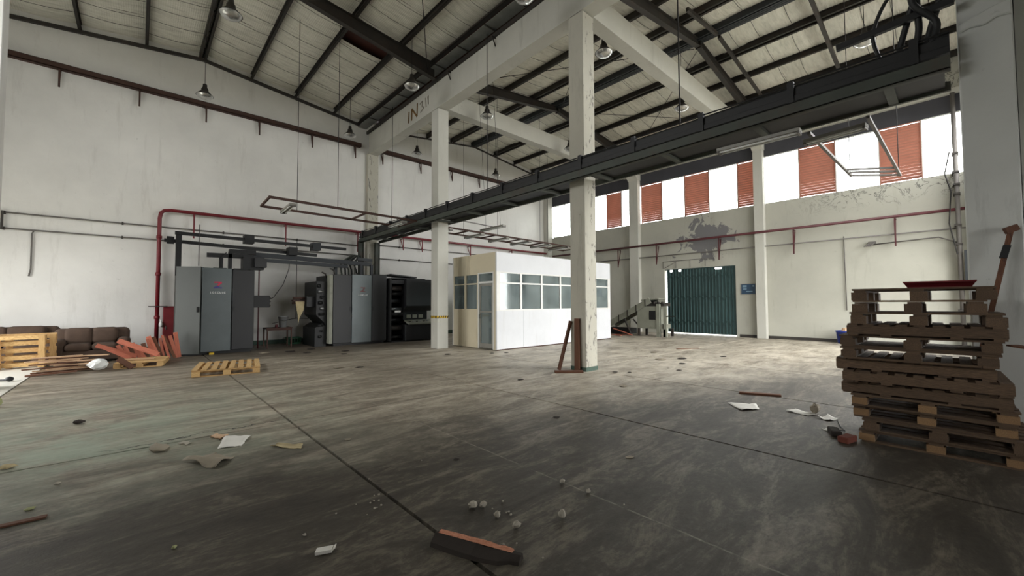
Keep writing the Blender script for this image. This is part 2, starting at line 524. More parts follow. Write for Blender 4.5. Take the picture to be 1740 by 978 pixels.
# ---- right wall with gate opening and clerestory
GY0, GY1, GZ = 6.52, 9.8, 3.15
SILL, HEAD = 5.66, 7.68
w = MB()
w.box(XB, XB+0.25, YFR-0.25, GY0, -0.25, SILL)
w.box(XB, XB+0.25, GY1, YA, -0.25, SILL)
w.box(XB, XB+0.25, GY0, GY1, GZ, SILL)
w.box(XB, XB+0.25, YFR-0.25, YA, 8.42, 9.75)
wr = struct(w.build('wall_right', M['wall_r']))
struct(box('baseboard_right', M['steel'], XB-0.015, XB, YFR, 6.4, 0, 0.12))
struct(box('trim_1', M['fascia'], XB+0.02, XB+0.2, YFR-0.2, YA, HEAD, 8.26)); bpy.data.objects['trim_1']['label'] = 'shade-toned fascia band over the windows'
struct(box('trim_2', M['concrete_white'], XB-0.14, XB+0.25, YFR-0.2, YA, 8.26, 8.42)); bpy.data.objects['trim_2']['label'] = 'white ledge beam over the windows'

# openings: (y0, y1, kind)
segs = [(-0.45, 0.61, 'g'), (0.61, 1.68, 'r'), (1.68, 2.93, 'g'), (2.93, 4.09, 'r'), (4.09, 5.30, 'g'),
        (5.68, 6.37, 'r'), (6.37, 7.60, 'g'), (7.60, 8.74, 'r'), (8.74, 9.91, 'g'), (9.91, 11.06, 'r'),
        (11.62, 12.26, 'g'), (12.26, 13.21, 'r'), (13.21, 14.3, 'g'), (14.3, 15.3, 'r'), (15.3, 17.2, 'g')]
wn = 0
for (y0, y1, k) in segs:
    wn += 1
    e = bpy.data.objects.new('window_%d' % wn, None)
    COL.objects.link(e)
    e.location = (XB+0.12, y0, SILL)
    struct(e)
    fr = MB()
    t_ = 0.025
    fr.box(XB+0.06, XB+0.14, y0, y0+t_, SILL, HEAD).box(XB+0.06, XB+0.14, y1-t_, y1, SILL, HEAD)
    fr.box(XB+0.06, XB+0.14, y0+t_, y1-t_, SILL, SILL+t_).box(XB+0.06, XB+0.14, y0+t_, y1-t_, HEAD-t_, HEAD)
    fr.build('frame', M['frame_alu'] if k == 'g' else M['louver'], e)
    if k == 'g':
        box('pane', M['glass'], XB+0.095, XB+0.10, y0+t_, y1-t_, SILL+t_, HEAD-t_, e)
        if y0 > 15:
            for yy in (15.75, 16.3, 16.75):
                box('window_bar', M['frame_alu'], XB+0.06, XB+0.09, yy-0.02, yy+0.02, SILL+t_, HEAD-t_, e)
    else:
        sl = MB()
        n = 19
        for q in range(n):
            z = SILL + 0.05 + (HEAD-SILL-0.1)*(q+0.5)/n
            sl.bar((XB+0.10, y0+t_, z), (XB+0.10, y1-t_, z), 0.012, 0.1015, upv=(-0.6, 0, 0.8))
        so = sl.build('louver_slats', M['louver'], e)
        so['kind'] = 'stuff'

# ---- left wall, front walls (behind the camera), partition beside the near column
w = MB()
w.box(XL-0.3, XL, YF, 11.5, -0.25, 5.66).box(XL-0.3, XL, 15.5, YA, -0.25, 5.66).box(XL-0.3, XL, 11.5, 15.5, 3.6, 5.66)
w.box(XL-0.3, XL, YF, 5.4, 5.66, 7.7).box(XL-0.3, XL, 11.5, YA, 5.66, 7.7).box(XL-0.3, XL, YF, YA, 7.7, 9.75)
struct(w.build('wall_left', M['wall']))
w = MB()
w.box(XL-0.3, 3.6, YF-0.3, YF, -0.25, 10.5).box(6.4, 7.65, YF-0.3, YF, -0.25, 10.5).box(3.6, 6.4, YF-0.3, YF, -0.25, 0.9).box(3.6, 6.4, YF-0.3, YF, 3.4, 10.5)
struct(w.build('wall_front', M['wall']))
w = MB()
w.box(7.65, 9.0, YFR-0.3, YFR, -0.25, 4.6).box(18.6, XB+0.25, YFR-0.3, YFR, -0.25, 4.6).box(7.65, XB+0.25, YFR-0.3, YFR, 4.6, 5.66)
w.box(7.65, XB+0.25, YFR-0.3, YFR, 7.7, 10.5).box(7.65, 8.0, YFR-0.3, YFR, 5.66, 7.7).box(19.0, XB+0.25, YFR-0.3, YFR, 5.66, 7.7)
struct(w.build('wall_front_right', M['wall']))
struct(box('wall_partition', M['concrete_grey'], 7.36, 7.62, YF, -0.56, -0.05, 9.4))

# ---- ceiling: roof sheets, foil panels, purlins, rafters, wires
def slope_box(mb, x0, x1, y0, y1, f0, f1):
    mb.add([(x0,y0,f0(x0)),(x1,y0,f0(x1)),(x1,y1,f0(x1)),(x0,y1,f0(x0)),(x0,y0,f1(x0)),(x1,y0,f1(x1)),(x1,y1,f1(x1)),(x0,y1,f1(x0))],
           [(3,2,1,0),(4,5,6,7),(0,1,5,4),(1,2,6,5),(2,3,7,6),(3,0,4,7)])
def zl(off): return lambda x: 10.14 - 0.12*abs(x-XR1) + off
def zr(off): return lambda x: 10.14 - 0.12*abs(x-XR2) + off
rf = MB()
slope_box(rf, -5.1, XR1, -6.7, 18.0, zl(.36), zl(.42))
for (a, b, c, d) in ((XR1, 4.95, -6.7, 18.0), (5.55, 7.44, -6.7, 18.0), (4.95, 5.55, -6.7, 12.52), (4.95, 5.55, 12.58, 18.0)):
    slope_box(rf, a, b, c, d, zl(.36), zl(.42))
slope_box(rf, 7.44, XR2, -1.2, 18.0, zr(.36), zr(.42))
slope_box(rf, XR2, 19.9, -1.2, 18.0, zr(.36), zr(.42))
ceil = struct(rf.build('ceiling', M['rust_roof']))
PL = [-4.5, -3.0, -1.5, 0.0, 1.5, 3.0, 4.5, 6.0, 7.08]
PR = [7.95, 8.95, 10.45, 11.95, 13.42, 14.92, 16.42, 17.92, 19.3]
def foil_panel(x0, x1, y0, y1, zf, seed):
    q = random.Random(seed)
    nx, ny = 6, 6
    ph, am = q.uniform(0, 6), q.uniform(0.02, 0.05)
    vs, fs = [], []
    for j in range(ny+1):
        for i in range(nx+1):
            u, v = i/nx, j/ny
            x, y = x0+(x1-x0)*u, y0+(y1-y0)*v
            z = zf(x) + 0.2 - 0.045*math.sin(math.pi*u) - am*math.sin(math.pi*v)**2*math.sin(math.pi*u)**0.5 + 0.012*math.sin(5*u+ph+3*v)*math.sin(math.pi*u)
            vs.append((x, y, z))
    for j in range(ny):
        for i in range(nx):
            a = j*(nx+1)+i
            fs.append((a, a+nx+1, a+nx+2, a+1))
    m = MB().add(vs, fs)
    m.build('foil_panel', M['foil'], ceil, smooth=True)
YP = [-0.55 + 1.517*k for k in range(13)]
wires = [MB(), MB()]
for bay, (PX, zf) in enumerate(((PL, zl(0)), (PR, zr(0)))):
    for i in range(8):
        for j in range(12):
            y0, y1 = YP[j], YP[j+1]
            if bay == 0 and i == 6 and y0 < 12.4 < y1:
                foil_panel(PX[i], PX[i+1], 12.98, y1, zf, i*31+j)
                foil_panel(PX[i], PX[i+1], y0, 12.2, zf, i*37+j)
            else:
                foil_panel(PX[i]+0.002, PX[i+1]-0.002, y0, y1, zf, bay*997+i*31+j)
            for yy in (y0, y0 + 0.62 + 0.3*rnd.random()):
                xa, xb = PX[i]+0.03, PX[i+1]-0.03
                p = [(xa+(xb-xa)*u, yy+0.02*math.sin(3*u), zf(xa+(xb-xa)*u)+0.12-0.04*math.sin(math.pi*u)) for u in (0, .25, .5, .75, 1)]
                wires[bay].tube(p, 0.007, 4, caps=False)
for b in wires:
    o = b.build('support_wire', M['wire'], ceil)
    o['kind'] = 'stuff'
def purlin(x, y0, y1, zf, wdt=0.075, dep=0.2, lip=0.025):
    z = zf(x)
    s = 1 if x < (XR1 if x < 7.42 else XR2) else -1
    t_ = 0.008
    m = MB()
    m.box(x-t_, x+t_, y0, y1, z, z+dep)
    a, b = sorted((x, x+s*wdt))
    m.box(a, b, y0, y1, z, z+0.012).box(a, b, y0, y1, z+dep-0.012, z+dep)
    c, d = sorted((x+s*wdt, x+s*(wdt-0.012)))
    m.box(c, d, y0, y1, z, z+lip+0.012)
    return m.build('purlin', M['steel'], ceil)
for x in PL:
    if x == 1.5:
        purlin(1.40, YF, YA, zl(0)); purlin(1.60, YF, YA, zl(0))
        tie = MB()
        for k in range(20): tie.box(1.42, 1.58, -5.8+1.2*k, -5.76+1.2*k, zl(0)(1.5)+0.04, zl(0)(1.5)+0.08)
        tie.build('purlin_tie', M['steel'], ceil)
    elif x == 7.08: purlin(x, YF, YA, zl(0), 0.12, 0.22)
    else: purlin(x, YF, YA, zl(0))
for x in PR:
    if x == 13.42:
        m = MB()
        for dx in (-0.16, -0.08, 0.0, 0.08, 0.16):
            m.box(13.42+dx-0.03, 13.42+dx+0.03, YFR, YA, zr(0)(13.42)-0.04-0.02*(abs(dx) < 0.1), zr(0)(13.42)+0.16)
        m.build('ridge_beam', M['steel_blue'], ceil)
    elif x == 14.92:
        purlin(14.86, YFR, YA, zr(0)); purlin(15.02, YFR, YA, zr(0))
    elif x == 11.95:
        purlin(11.88, YFR, YA, zr(0)); purlin(12.04, YFR, YA, zr(0))
    else: purlin(x, YFR, YA, zr(0), 0.09)
def rafter(xa, xb, xr, y, zf, d_end, d_mid):
    m = MB()
    for (a, b) in ((xa, xr), (xr, xb)):
        def dep(x): return d_mid + (d_end-d_mid)*abs(x-xr)/max(abs(xa-xr), abs(xb-xr))
        slope_box(m, min(a, b), max(a, b), y-0.008, y+0.008, lambda x: zf(x)-dep(x), lambda x: zf(x)-0.004)
        slope_box(m, min(a, b), max(a, b), y-0.08, y+0.08, lambda x: zf(x)-dep(x)-0.014, lambda x: zf(x)-dep(x))
        slope_box(m, min(a, b), max(a, b), y-0.08, y+0.08, lambda x: zf(x)-0.018, lambda x: zf(x)-0.004)
    m.box(xr-0.02, xr+0.02, y-0.09, y+0.09, zf(xr)-d_mid-0.06, zf(xr)-0.02)
    return m.build('rafter', M['steel'], ceil)
for y in ROWS:
    rafter(-4.6, 7.12, XR1, y-0.32, zl(0), 0.5, 0.28)
for y in ROWS[1:]:
    rafter(7.95, 19.35, XR2, y-0.25, zr(0), 0.42, 0.22)
bar('roof_brace', M['steel'], (13.0, 2.45, 9.97), (19.3, 2.45, 9.30), 0.09, 0.12, ceil)
bar('roof_brace', M['steel'], (11.2, 4.85, 9.75), (13.3, 4.85, 10.0), 0.08, 0.11, ceil)
bar('roof_brace', M['steel'], (13.5, 4.85, 10.0), (19.3, 4.85, 9.33), 0.08, 0.11, ceil)
for a, b in (((8.2, 5.5, 9.2), (13.4, 11.4, 9.9)), ((8.2, 11.4, 9.2), (13.4, 5.6, 9.9)), ((13.6, 5.6, 9.9), (19.2, 11.4, 9.2)), ((19.2, 5.6, 9.2), (13.6, 11.4, 9.9)), ((6.9, 11.6, 9.2), (3.2, 6.0, 9.7)), ((6.9, 5.9, 9.2), (2.2, 11.6, 9.85))):
    tube('brace_rod', M['wire'], [a, b], 0.012, ceil, 6)
# edge angle along the back gable
for (xa, xb, f) in ((-4.5, XR1, zl(0)), (XR1, 7.3, zl(0)), (7.9, XR2, zr(0)), (XR2, 19.3, zr(0))):
    bar('edge_angle', M['steel'], (xa, YA-0.05, f(xa)-0.06), (xb, YA-0.05, f(xb)-0.06), 0.09, 0.10 if xb < 7.5 else 0.05, ceil)
# valley gutter beside the concrete beam
gt = thing('valley_gutter', 'sheet metal valley gutter above the long concrete beam', 'gutter', (7.2, 5, 9.2))
for k in range(14):
    y0 = -0.3 + 1.28*k
    box('gutter_sheet', M['galv'], 6.98, 7.36, y0+0.01, y0+1.27, 9.30, 9.32, gt)
    bar('gutter_strap', M['steel'], (6.95, y0, 9.28), (7.4, y0, 9.28), 0.04, 0.02, gt)
bar('gutter_edge', M['steel'], (7.24, -0.3, 9.10), (7.36, 17.5, 9.10), 0.07, 0.12, gt)

# ---- concrete frame
def column(name, x0, x1, y0, y1, z1, mat, label, base=True):
    o = tag(box(name, mat, x0, x1, y0, y1, 0, z1, bevel=0.012), label, 'column')
    return o
c2x, c1x = colx(5.72), colx(11.85)
k2 = column('concrete_column', c2x-CW, c2x+CW, 5.72-CW, 5.72+CW, 8.14, M['concrete_peel'], 'flaking white concrete column in the middle with planks leaning on it')
bs = MB(); bs.box(c2x-CW-0.006, c2x+CW+0.006, 5.72-CW-0.006, 5.72+CW+0.006, 0, 0.09)
bs.build('painted_base', M['green_paint'], k2)
k1 = column('concrete_column', c1x-CW, c1x+CW, 11.85-CW, 11.85+CW, 8.14, M['concrete_white'], 'white concrete column with yellow and black tape in front of the press console')
tp = box('hazard_tape', M['yellow'], c1x-CW-0.004, c1x+CW+0.004, 11.85-CW-0.004, 11.85+CW+0.004, 1.02, 1.10, k1)
for k in range(5):
    xx = c1x-CW+0.03+0.085*k
    bar('black_stripe', M['black'], (xx, 11.85-CW-0.006, 1.02), (xx+0.05, 11.85-CW-0.006, 1.10), 0.012, 0.03, tp, upv=(1, 0, 0))
    yy = 11.85-CW+0.03+0.085*k
    bar('black_stripe', M['black'], (c1x-CW-0.006, yy, 1.02), (c1x-CW-0.006, yy+0.05, 1.10), 0.012, 0.03, tp, upv=(0, 1, 0))
k3 = column('concrete_column', 7.18, 7.62, -0.54, -0.12, 9.1, M['concrete_grey'], 'near grey concrete column behind the tall pallet stack')
band = MB()
band.prism([(-0.13, 4.70), (-0.2, 4.73), (-0.33, 4.71), (-0.42, 4.76), (-0.535, 4.74), (-0.535, 4.92), (-0.4, 4.90), (-0.28, 4.86), (-0.13, 4.80)], lambda u, v: (7.155, u, v), lambda u, v: (7.18, u, v))
band.build('plaster_collar', M['concrete_grey'], k3, bevel=0.015)
px = colx(17.5)
column('wall_pilaster', px-0.24, px+0.24, YA-0.22, YA, 8.2, M['concrete_peel'], 'white pilaster on the back wall behind the second press')
column('corner_pilaster', XB-0.42, XB-0.01, YA-0.4, YA-0.01, 8.25, M['concrete_white'], 'white corner pilaster where the back wall meets the window wall')
def wall_col(y0, y1, label):
    t_ = thing('wall_column', label, 'column', (XB-0.1, (y0+y1)/2, 0))
    box('shaft', M['concrete_white'], XB-0.26, XB+0.02, y0, y1, 0, 8.0, t_, bevel=0.01)
    MB().prism([(XB+0.02, 8.26), (XB-0.5, 8.26), (XB-0.5, 8.16), (XB-0.26, 7.95), (XB+0.02, 7.95)],
               lambda u, v: (u, y0-0.02, v), lambda u, v: (u, y1+0.02, v)).build('haunch', M['concrete_white'], t_)
    return t_
wall_col(5.30, 5.66, 'white column on the window wall beside the blue sign')
wall_col(11.08, 11.6, 'white column on the window wall behind the conveyor machine')
lc = column('concrete_column', -2.34, -1.92, 11.6, 12.02, 9.6, M['wall'], 'bright white column at the far left edge of the view')
tube('hanging_cable', M['rust_steel'], [(-2.22, 11.57, 9.0), (-2.16, 11.55, 8.2), (-2.07, 11.55, 7.55), (-1.99, 11.55, 7.35), (-1.93, 11.56, 7.5), (-1.9, 11.7, 7.75)], 0.025, lc)
lb = tag(MB().bar((colx(-0.33), -0.33, 8.62), (colx(17.45), 17.45, 8.62), 0.4, 0.92).build('concrete_beam', M['concrete_white']), 'long white concrete beam running over the row of columns', 'beam')
# painted marks on the beam
gm = MB()
bx = colx(12.8)-0.2-0.004
def stroke(mb, pts_, w_=0.05):
    for a, b in zip(pts_, pts_[1:]):
        mb.bar((bx, a[0], a[1]), (bx, b[0], b[1]), 0.012, w_, upv=(0, 0.3, 1))
stroke(gm, [(13.75, 8.3), (13.70, 8.72)]); stroke(gm, [(13.5, 8.32), (13.48, 8.75), (13.1, 8.34), (13.08, 8.82)], 0.07)
gm.build('paint_mark', M['graffiti'], lb)
gm = MB()
stroke(gm, [(12.9, 8.72), (12.7, 8.76), (12.75, 8.58), (12.6, 8.5), (12.85, 8.4)]); stroke(gm, [(12.5, 8.8), (12.45, 8.45)]); stroke(gm, [(12.35, 8.8), (12.3, 8.5), (12.3, 8.8)])
gm.build('paint_mark', M['graffiti_faint'], lb)
for y, lab in ((5.72, 'nearer white concrete cross beam from the middle column to the window wall'), (11.85, 'farther white concrete cross beam running to the window wall')):
    tag(box('cross_beam', M['concrete_white'], colx(y)+0.205, XB, y-0.17, y+0.17, 8.22, 8.85), lab, 'beam')
for y in (8.6, 10.9, 3.6):
    b = MB().bar((colx(y)-0.2, y, 9.02), (colx(y)-0.34, y, 9.02), 0.03, 0.03).bar((colx(y)-0.33, y, 9.02), (colx(y)-0.2, y, 8.78), 0.025, 0.025)
    b.build('gutter_bracket', M['steel'], gt)
# ============================================================ WALL FITTINGS
def bracket(parent, axis, a, z0, z1, reach, mat, name='bracket', diag=True):
    """wall bracket: hanger plus diagonal; axis 'A' on the back wall (a = x), 'B' on the right wall (a = y)"""
    m = MB()
    if axis == 'A':
        m.bar((a, YA-reach, z0), (a, YA-reach, z1), 0.045, 0.03, upv=(0, 1, 0))
        m.bar((a, YA-reach, z1-0.02), (a, YA-0.005, z1-0.02), 0.045, 0.03)
        if diag: m.bar((a, YA-reach, z0+0.02), (a, YA-0.005, z1-0.05), 0.03, 0.025)
    else:
        m.bar((XB-reach, a, z0), (XB-reach, a, z1), 0.045, 0.03, upv=(1, 0, 0))
        m.bar((XB-reach, a, z1-0.02), (XB-0.005, a, z1-0.02), 0.045, 0.03)
        if diag: m.bar((XB-reach, a, z0+0.02), (XB-0.005, a, z1-0.05), 0.03, 0.025)
    return m.build(name, mat, parent)
def channel_rail(x0, x1, brs, label):
    t = thing('steel_channel', label, 'steel beam', (x0, YA-0.1, 8.4))
    m = MB().box(x0, x1, YA-0.20, YA-0.185, 8.40, 8.56).box(x0, x1, YA-0.20, YA-0.01, 8.40, 8.415).box(x0, x1, YA-0.20, YA-0.01, 8.545, 8.56)
    m.build('channel', M['rust_steel'], t)
    for b in brs: bracket(t, 'A', b, 7.86, 8.395, 0.16, M['rust_steel'])
channel_rail(-4.5, 7.1, (-3.6, -1.83, -0.1, 1.62, 3.23, 5.09, 6.85), 'rusty brown steel channel high on the back wall, left of the pilaster')
channel_rail(8.0, 18.9, (8.1, 10.07, 11.9, 13.7, 15.6, 17.4), 'rusty brown steel channel high on the back wall, right of the pilaster')

# red fire main along the back wall
t = thing('fire_pipe', 'dark red fire pipe rising from the floor and running along the back wall', 'pipe', (0.47, YA-0.2, 0))
ZP = 4.62
tube('pipe', M['red_pipe'], [(0.47, YA-0.2, 0), (0.47, YA-0.2, ZP-0.3), (0.50, YA-0.2, ZP-0.12), (0.58, YA-0.2, ZP-0.03), (0.75, YA-0.2, ZP), (7.0, YA-0.3, ZP), (18.9, YA-0.3, ZP)], 0.055, t, 10)
for x in (1.35, 4.15, 6.95, 9.1, 10.1, 13.0, 16.0):
    bracket(t, 'A', x, 3.75 if x < 8 else 4.0, ZP-0.05, 0.26, M['red_pipe'], diag=x > 8)
for z in (1.1, 2.5, 3.7):
    tube('coupling', M['red_pipe'], [(0.47, YA-0.2, z-0.05), (0.47, YA-0.2, z+0.05)], 0.075, t, 10)
# conduits left
for z, lab in ((4.06, 'upper thin grey conduit on the back wall at far left'), (3.62, 'lower thin grey conduit on the back wall with a drop pipe')):
    t = thing('conduit', lab, 'pipe', (-2.8, YA-0.1, z))
    tube('pipe', M['grey_pipe'], [(-4.5, YA-0.08, z), (7.1, YA-0.08, z)], 0.022, t)
    for x in (-2.75, -0.4, 2.2, 4.6): box('clip', M['steel'], x-0.02, x+0.02, YA-0.11, YA, z-0.04, z+0.04, t)
    if z < 4: tube('drop', M['grey_pipe'], [(-2.2, YA-0.08, z), (-2.24, YA-0.06, z-0.1), (-2.24, YA-0.05, z-1.1), (-2.27, YA-0.05, z-1.3)], 0.018, t)
t = thing('conduit_bracket', 'steel bracket strap joining the two conduits at far left', 'bracket', (-2.78, YA, 3.6))
bar('strap', M['steel'], (-2.78, YA-0.13, 3.58), (-2.78, YA-0.13, 4.1), 0.06, 0.02, t, upv=(0, 1, 0))
# conduits right of the pilaster
for z, lab in ((4.16, 'upper grey conduit on the back wall above the cabin'), (3.55, 'lower grey conduit on the back wall above the cabin')):
    t = thing('conduit', lab, 'pipe', (8, YA-0.1, z))
    tube('pipe', M['grey_pipe'], [(8.0, YA-0.08, z), (18.9, YA-0.08, z)], 0.022, t)
    for x in (9.0, 11.5, 14.0, 17.0): box('clip', M['steel'], x-0.02, x+0.02, YA-0.11, YA, z-0.04, z+0.04, t)
# hose cabinet
t = thing('hose_cabinet', 'dark red fire hose cabinet on the floor behind the first press', 'cabinet', (0.8, YA-0.15, 0.5))
box('body', M['red_pipe'], 0.62, 1.15, YA-0.28, YA-0.005, 0.05, 1.45, t, bevel=0.01)
d = box('door', M['red_lid'], 0.65, 1.12, YA-0.30, YA-0.283, 0.1, 1.40, t)
box('handle', M['chrome'], 0.68, 0.70, YA-0.32, YA-0.301, 0.7, 0.82, d)
t = thing('pipe_valve', 'small white valve bottle on the red riser pipe', 'valve', (0.6, YA-0.28, 0.8))
MB().lathe([(0.0, 0.0), (0.05, 0.01), (0.055, 0.12), (0.02, 0.18), (0.02, 0.24), (0, 0.24)], (0.57, YA-0.32, 0.78), 10).build('bottle', M['white_print'], t, smooth=True)
bar('cross_handle', M['steel'], (0.25, YA-0.32, 1.45), (0.72, YA-0.32, 1.45), 0.03, 0.03, t)

# right wall pipes
def wallB_pipe(y0, y1, z, r_, mat, label, brs=()):
    t = thing('wall_pipe', label, 'pipe', (XB-0.2, y0, z))
    off = 0.28 if r_ > 0.03 else 0.2
    tube('pipe', mat, [(XB-off, y0, z), (XB-off, y1, z)], r_, t, 10)
    for b in brs: bracket(t, 'B', b, 3.42, z-r_, off-0.02, M['maroon'])
wallB_pipe(-0.3, 17.0, 4.44, 0.05, M['maroon'], 'dark maroon pipe running along the window wall', (1.32, 4.27, 7.1, 10.09, 12.3, 14.0))
wallB_pipe(-0.3, 17.0, 3.84, 0.025, M['grey_pipe'], 'thin grey conduit below the maroon pipe on the window wall')
t = thing('wall_pipe', 'short grey conduit with a bent end feeding the wall lamp', 'pipe', (XB-0.1, 0, 3.57))
tube('pipe', M['grey_pipe'], [(XB-0.1, 1.9, 3.55), (XB-0.1, 0.3, 3.62), (XB-0.1, -0.2, 3.35)], 0.02, t)
t = thing('wall_lamp_fitting', 'small louvred lamp fitting tilted out from the window wall', 'lamp', (XB-0.3, 2.1, 3.5))
m = MB()
for k in range(4): m.bar((XB-0.14, 1.86+0.05*k, 3.62), (XB-0.42, 1.98+0.05*k, 3.46), 0.03, 0.02)
m.build('fins', M['grey_pipe'], t)
box('back_plate', M['grey_pipe'], XB-0.14, XB-0.005, 1.84, 2.05, 3.56, 3.66, t)
t = thing('drain_pipe', 'thin vertical conduit on the window wall left of the pallet stack', 'pipe', (XB, 2.65, 0))
tube('pipe', M['grey_pipe'], [(XB-0.04, 2.72, 1.2), (XB-0.04, 2.74, 3.95)], 0.014, t)
t = thing('sign_board', 'blue printed notice board in a pale frame beside the gate', 'sign', (XB, 6.0, 1.8))
def signbox(name, m_, y0, y1, z0, z1, x0, x1, par): return MB().box(XB-x1, XB-x0, y0, y1, z0, z1).build(name, m_, par)
signbox('frame', M['tube_light'], 5.72, 6.32, 1.84, 2.32, 0.0, 0.02, t)
pn = signbox('panel', M['sign_blue'], 5.75, 6.29, 1.87, 2.29, 0.021, 0.028, t)
for (y0, y1, z0, z1) in ((6.08, 6.24, 2.16, 2.25), (6.08, 6.22, 2.06, 2.12), (5.79, 5.85, 2.18, 2.25), (5.85, 6.1, 1.96, 2.0)):
    signbox('print', M['sign_pale'], y0, y1, z0, z1, 0.0285, 0.031, pn)
# conduit frame over the gate
t = thing('gate_conduit', 'thin conduit frame fixed above the green gate', 'pipe', (XB, 8, 3.5))
tube('pipe', M['grey_pipe'], [(XB-0.03, 9.85, 3.2), (XB-0.03, 9.85, 3.55), (XB-0.03, 7.4, 3.55)], 0.015, t)
for y in (9.2, 8.5, 7.8): tube('stay', M['grey_pipe'], [(XB-0.03, y, 3.2), (XB-0.03, y, 3.55)], 0.01, t, 6)
tube('stay', M['grey_pipe'], [(XB-0.03, 9.8, 3.22), (XB-0.03, 9.2, 3.5)], 0.01, t, 6)
# near wall pipes by the near column
t = thing('down_pipe', 'grey down pipe with clamps beside the near grey column', 'pipe', (XB-0.3, -0.12, 0))
tube('pipe', M['grey_pipe'], [(XB-0.3, -0.16, 0), (XB-0.3, -0.14, 8.2)], 0.06, t, 10)
for z in (1.2, 3.3, 3.9, 4.9, 5.2, 5.6, 6.2): box('clamp', M['steel'], XB-0.4, XB, -0.22, -0.06, z, z+0.05, t)
tube('cable', M['wire'], [(XB-0.4, -0.1, 3.0), (XB-0.42, 0.05, 4.0), (XB-0.4, -0.02, 5.0), (XB-0.42, 0.1, 5.6), (XB-0.4, -0.02, 6.3)], 0.02, t, 6)
box('switch_panel', M['steel_blue'], XB-0.45, XB-0.36, -0.42, -0.24, 1.9, 3.1, t)

# ============================================================ FOLDING GATE
t = thing('folding_gate', 'dark green folding steel gate closing the doorway in the window wall', 'gate', (XB+0.1, 8.1, 0))
y0, y1 = GY0+0.02, GY1-0.10
n = 22
pw = (y1-y0)/n
gx = XB+0.06
slat = MB()
slat.prism([(0.0, 0.0), (0.045, 0.012), (0.045, pw-0.012), (0.0, pw), (-0.012, pw-0.004), (0.03, pw-0.022), (0.03, 0.022), (-0.012, 0.004)],
           lambda u, v: (u, v, 0.0), lambda u, v: (u, v, 1.0))
sm = slat.mesh('slat', M['gate_green'])
for k in range(n):
    top = GZ - 0.03 - (0.09 if k in (4, 5, 17, 20) else 0.0)
    o = bpy.data.objects.new('slat', sm)
    COL.objects.link(o)
    o.parent = t
    o.location = (gx - t.location.x, y0+k*pw - t.location.y, 0.06)
    o.scale = (1, 1, top-0.06)
for zc in (2.75, 1.75, 0.6):
    for k in range(0, n-1):
        s = 1 if k % 2 else -1
        bar('lattice_bar', M['gate_green'], (gx-0.015, y0+(k+0.5)*pw, zc-0.11*s), (gx-0.015, y0+(k+1.5)*pw, zc+0.11*s), 0.012, 0.028, t, upv=(0, 0.5, 1))
box('top_track', M['gate_green'], gx-0.03, gx+0.07, GY0, GY1, GZ-0.03, GZ, t)
box('floor_track', M['steel'], gx-0.02, gx+0.05, GY0, GY1, -0.01, 0.012, t)
box('lock_post', M['gate_green'], gx-0.03, gx+0.05, GY0-0.0, GY0+0.02, 0, GZ-0.03, t)

# ============================================================ CABLE TRAY over the column row
t = thing('cable_tray', 'long dark cable tray and bus duct crossing the hall beside the columns', 'cable tray', (7.2, 8, 4.2))
def nz(y): return 4.26 - 0.006*y
ya, yb = -0.05, 17.2
def run(name, mat, x0, x1, z0, z1):
    m = MB()
    vs = []
    for y in (ya, yb):
        for (x, z) in ((x0, z0), (x1, z0), (x1, z1), (x0, z1)): vs.append((x, y, nz(y)+z))
    m.add(vs, [(3,2,1,0),(4,5,6,7),(0,1,5,4),(1,2,6,5),(2,3,7,6),(3,0,4,7)])
    return m.build(name, mat, t)
run('side_rail', M['tray_green'], 6.92, 6.97, -0.03, 0.13)
run('side_rail', M['tray_green'], 6.92, 7.04, -0.03, -0.015)
run('side_rail', M['tray_green'], 7.80, 7.85, 0.02, 0.14)
for k in range(11):
    y = 0.5 + 1.55*k
    if min(abs(y-r_) for r_ in ROWS) < 0.3: y += 0.45
    bar('cross_rung', M['tray_green'], (6.97, y, nz(y)+0.03), (7.80, y, nz(y)+0.05), 0.10, 0.05, t)
for y0_, y1_ in ((0.0, 5.4), (6.0, 11.5), (12.15, 17.2)):
    box('tray_floor', M['black'], 7.05, 7.78, y0_, y1_, 4.315, 4.325, t)
run('duct', M['black'], 6.93, 7.14, 0.16, 0.24)
run('duct', M['black'], 6.95, 7.15, 0.25, 0.36)
for i, (x, z, r_) in enumerate(((6.96, 0.42, 0.012), (7.0, 0.385, 0.02), (7.06, 0.385, 0.022), (7.12, 0.38, 0.018), (7.05, 0.42, 0.015))):
    q = random.Random(i)
    tube('cable', M['black'], [(x+0.015*q.uniform(-1, 1), y, nz(y)+z+0.012*q.uniform(-1, 1)) for y in [ya+(yb-ya)*k/24 for k in range(25)]], r_, t, 6)
for k in range(14):
    y = 0.25+1.28*k
    box('clamp', M['black'], 6.91, 7.0, y-0.04, y+0.04, nz(y)+0.14, nz(y)+0.45, t)
for y in (3.2, 8.6, 14.3):
    tube('hanger_rod', M['wire'], [(7.0, y, nz(y)+0.3), (7.0, y, 9.0)], 0.012, t, 6)
for x, lab in ((7.0, 'l'), (7.72, 'r')):
    m = MB().box(x-0.10, x+0.10, 17.16, 17.18, 2.5, 4.2).box(x-0.10, x-0.085, 17.10, 17.25, 2.5, 4.2).box(x+0.085, x+0.10, 17.10, 17.25, 2.5, 4.2)
    m.build('drop_channel', M['tray_green'], t)
def spline(P, n=6):
    P = [Vector(p) for p in P]
    out = []
    for i in range(len(P)-1):
        p0, p1, p2, p3 = P[max(i-1, 0)], P[i], P[i+1], P[min(i+2, len(P)-1)]
        for k in range(n):
            u = k/n
            out.append(0.5*((2*p1)+(p2-p0)*u+(2*p0-5*p1+4*p2-p3)*u*u+(3*p1-p0-3*p2+p3)*u**3))
    return out+[P[-1]]
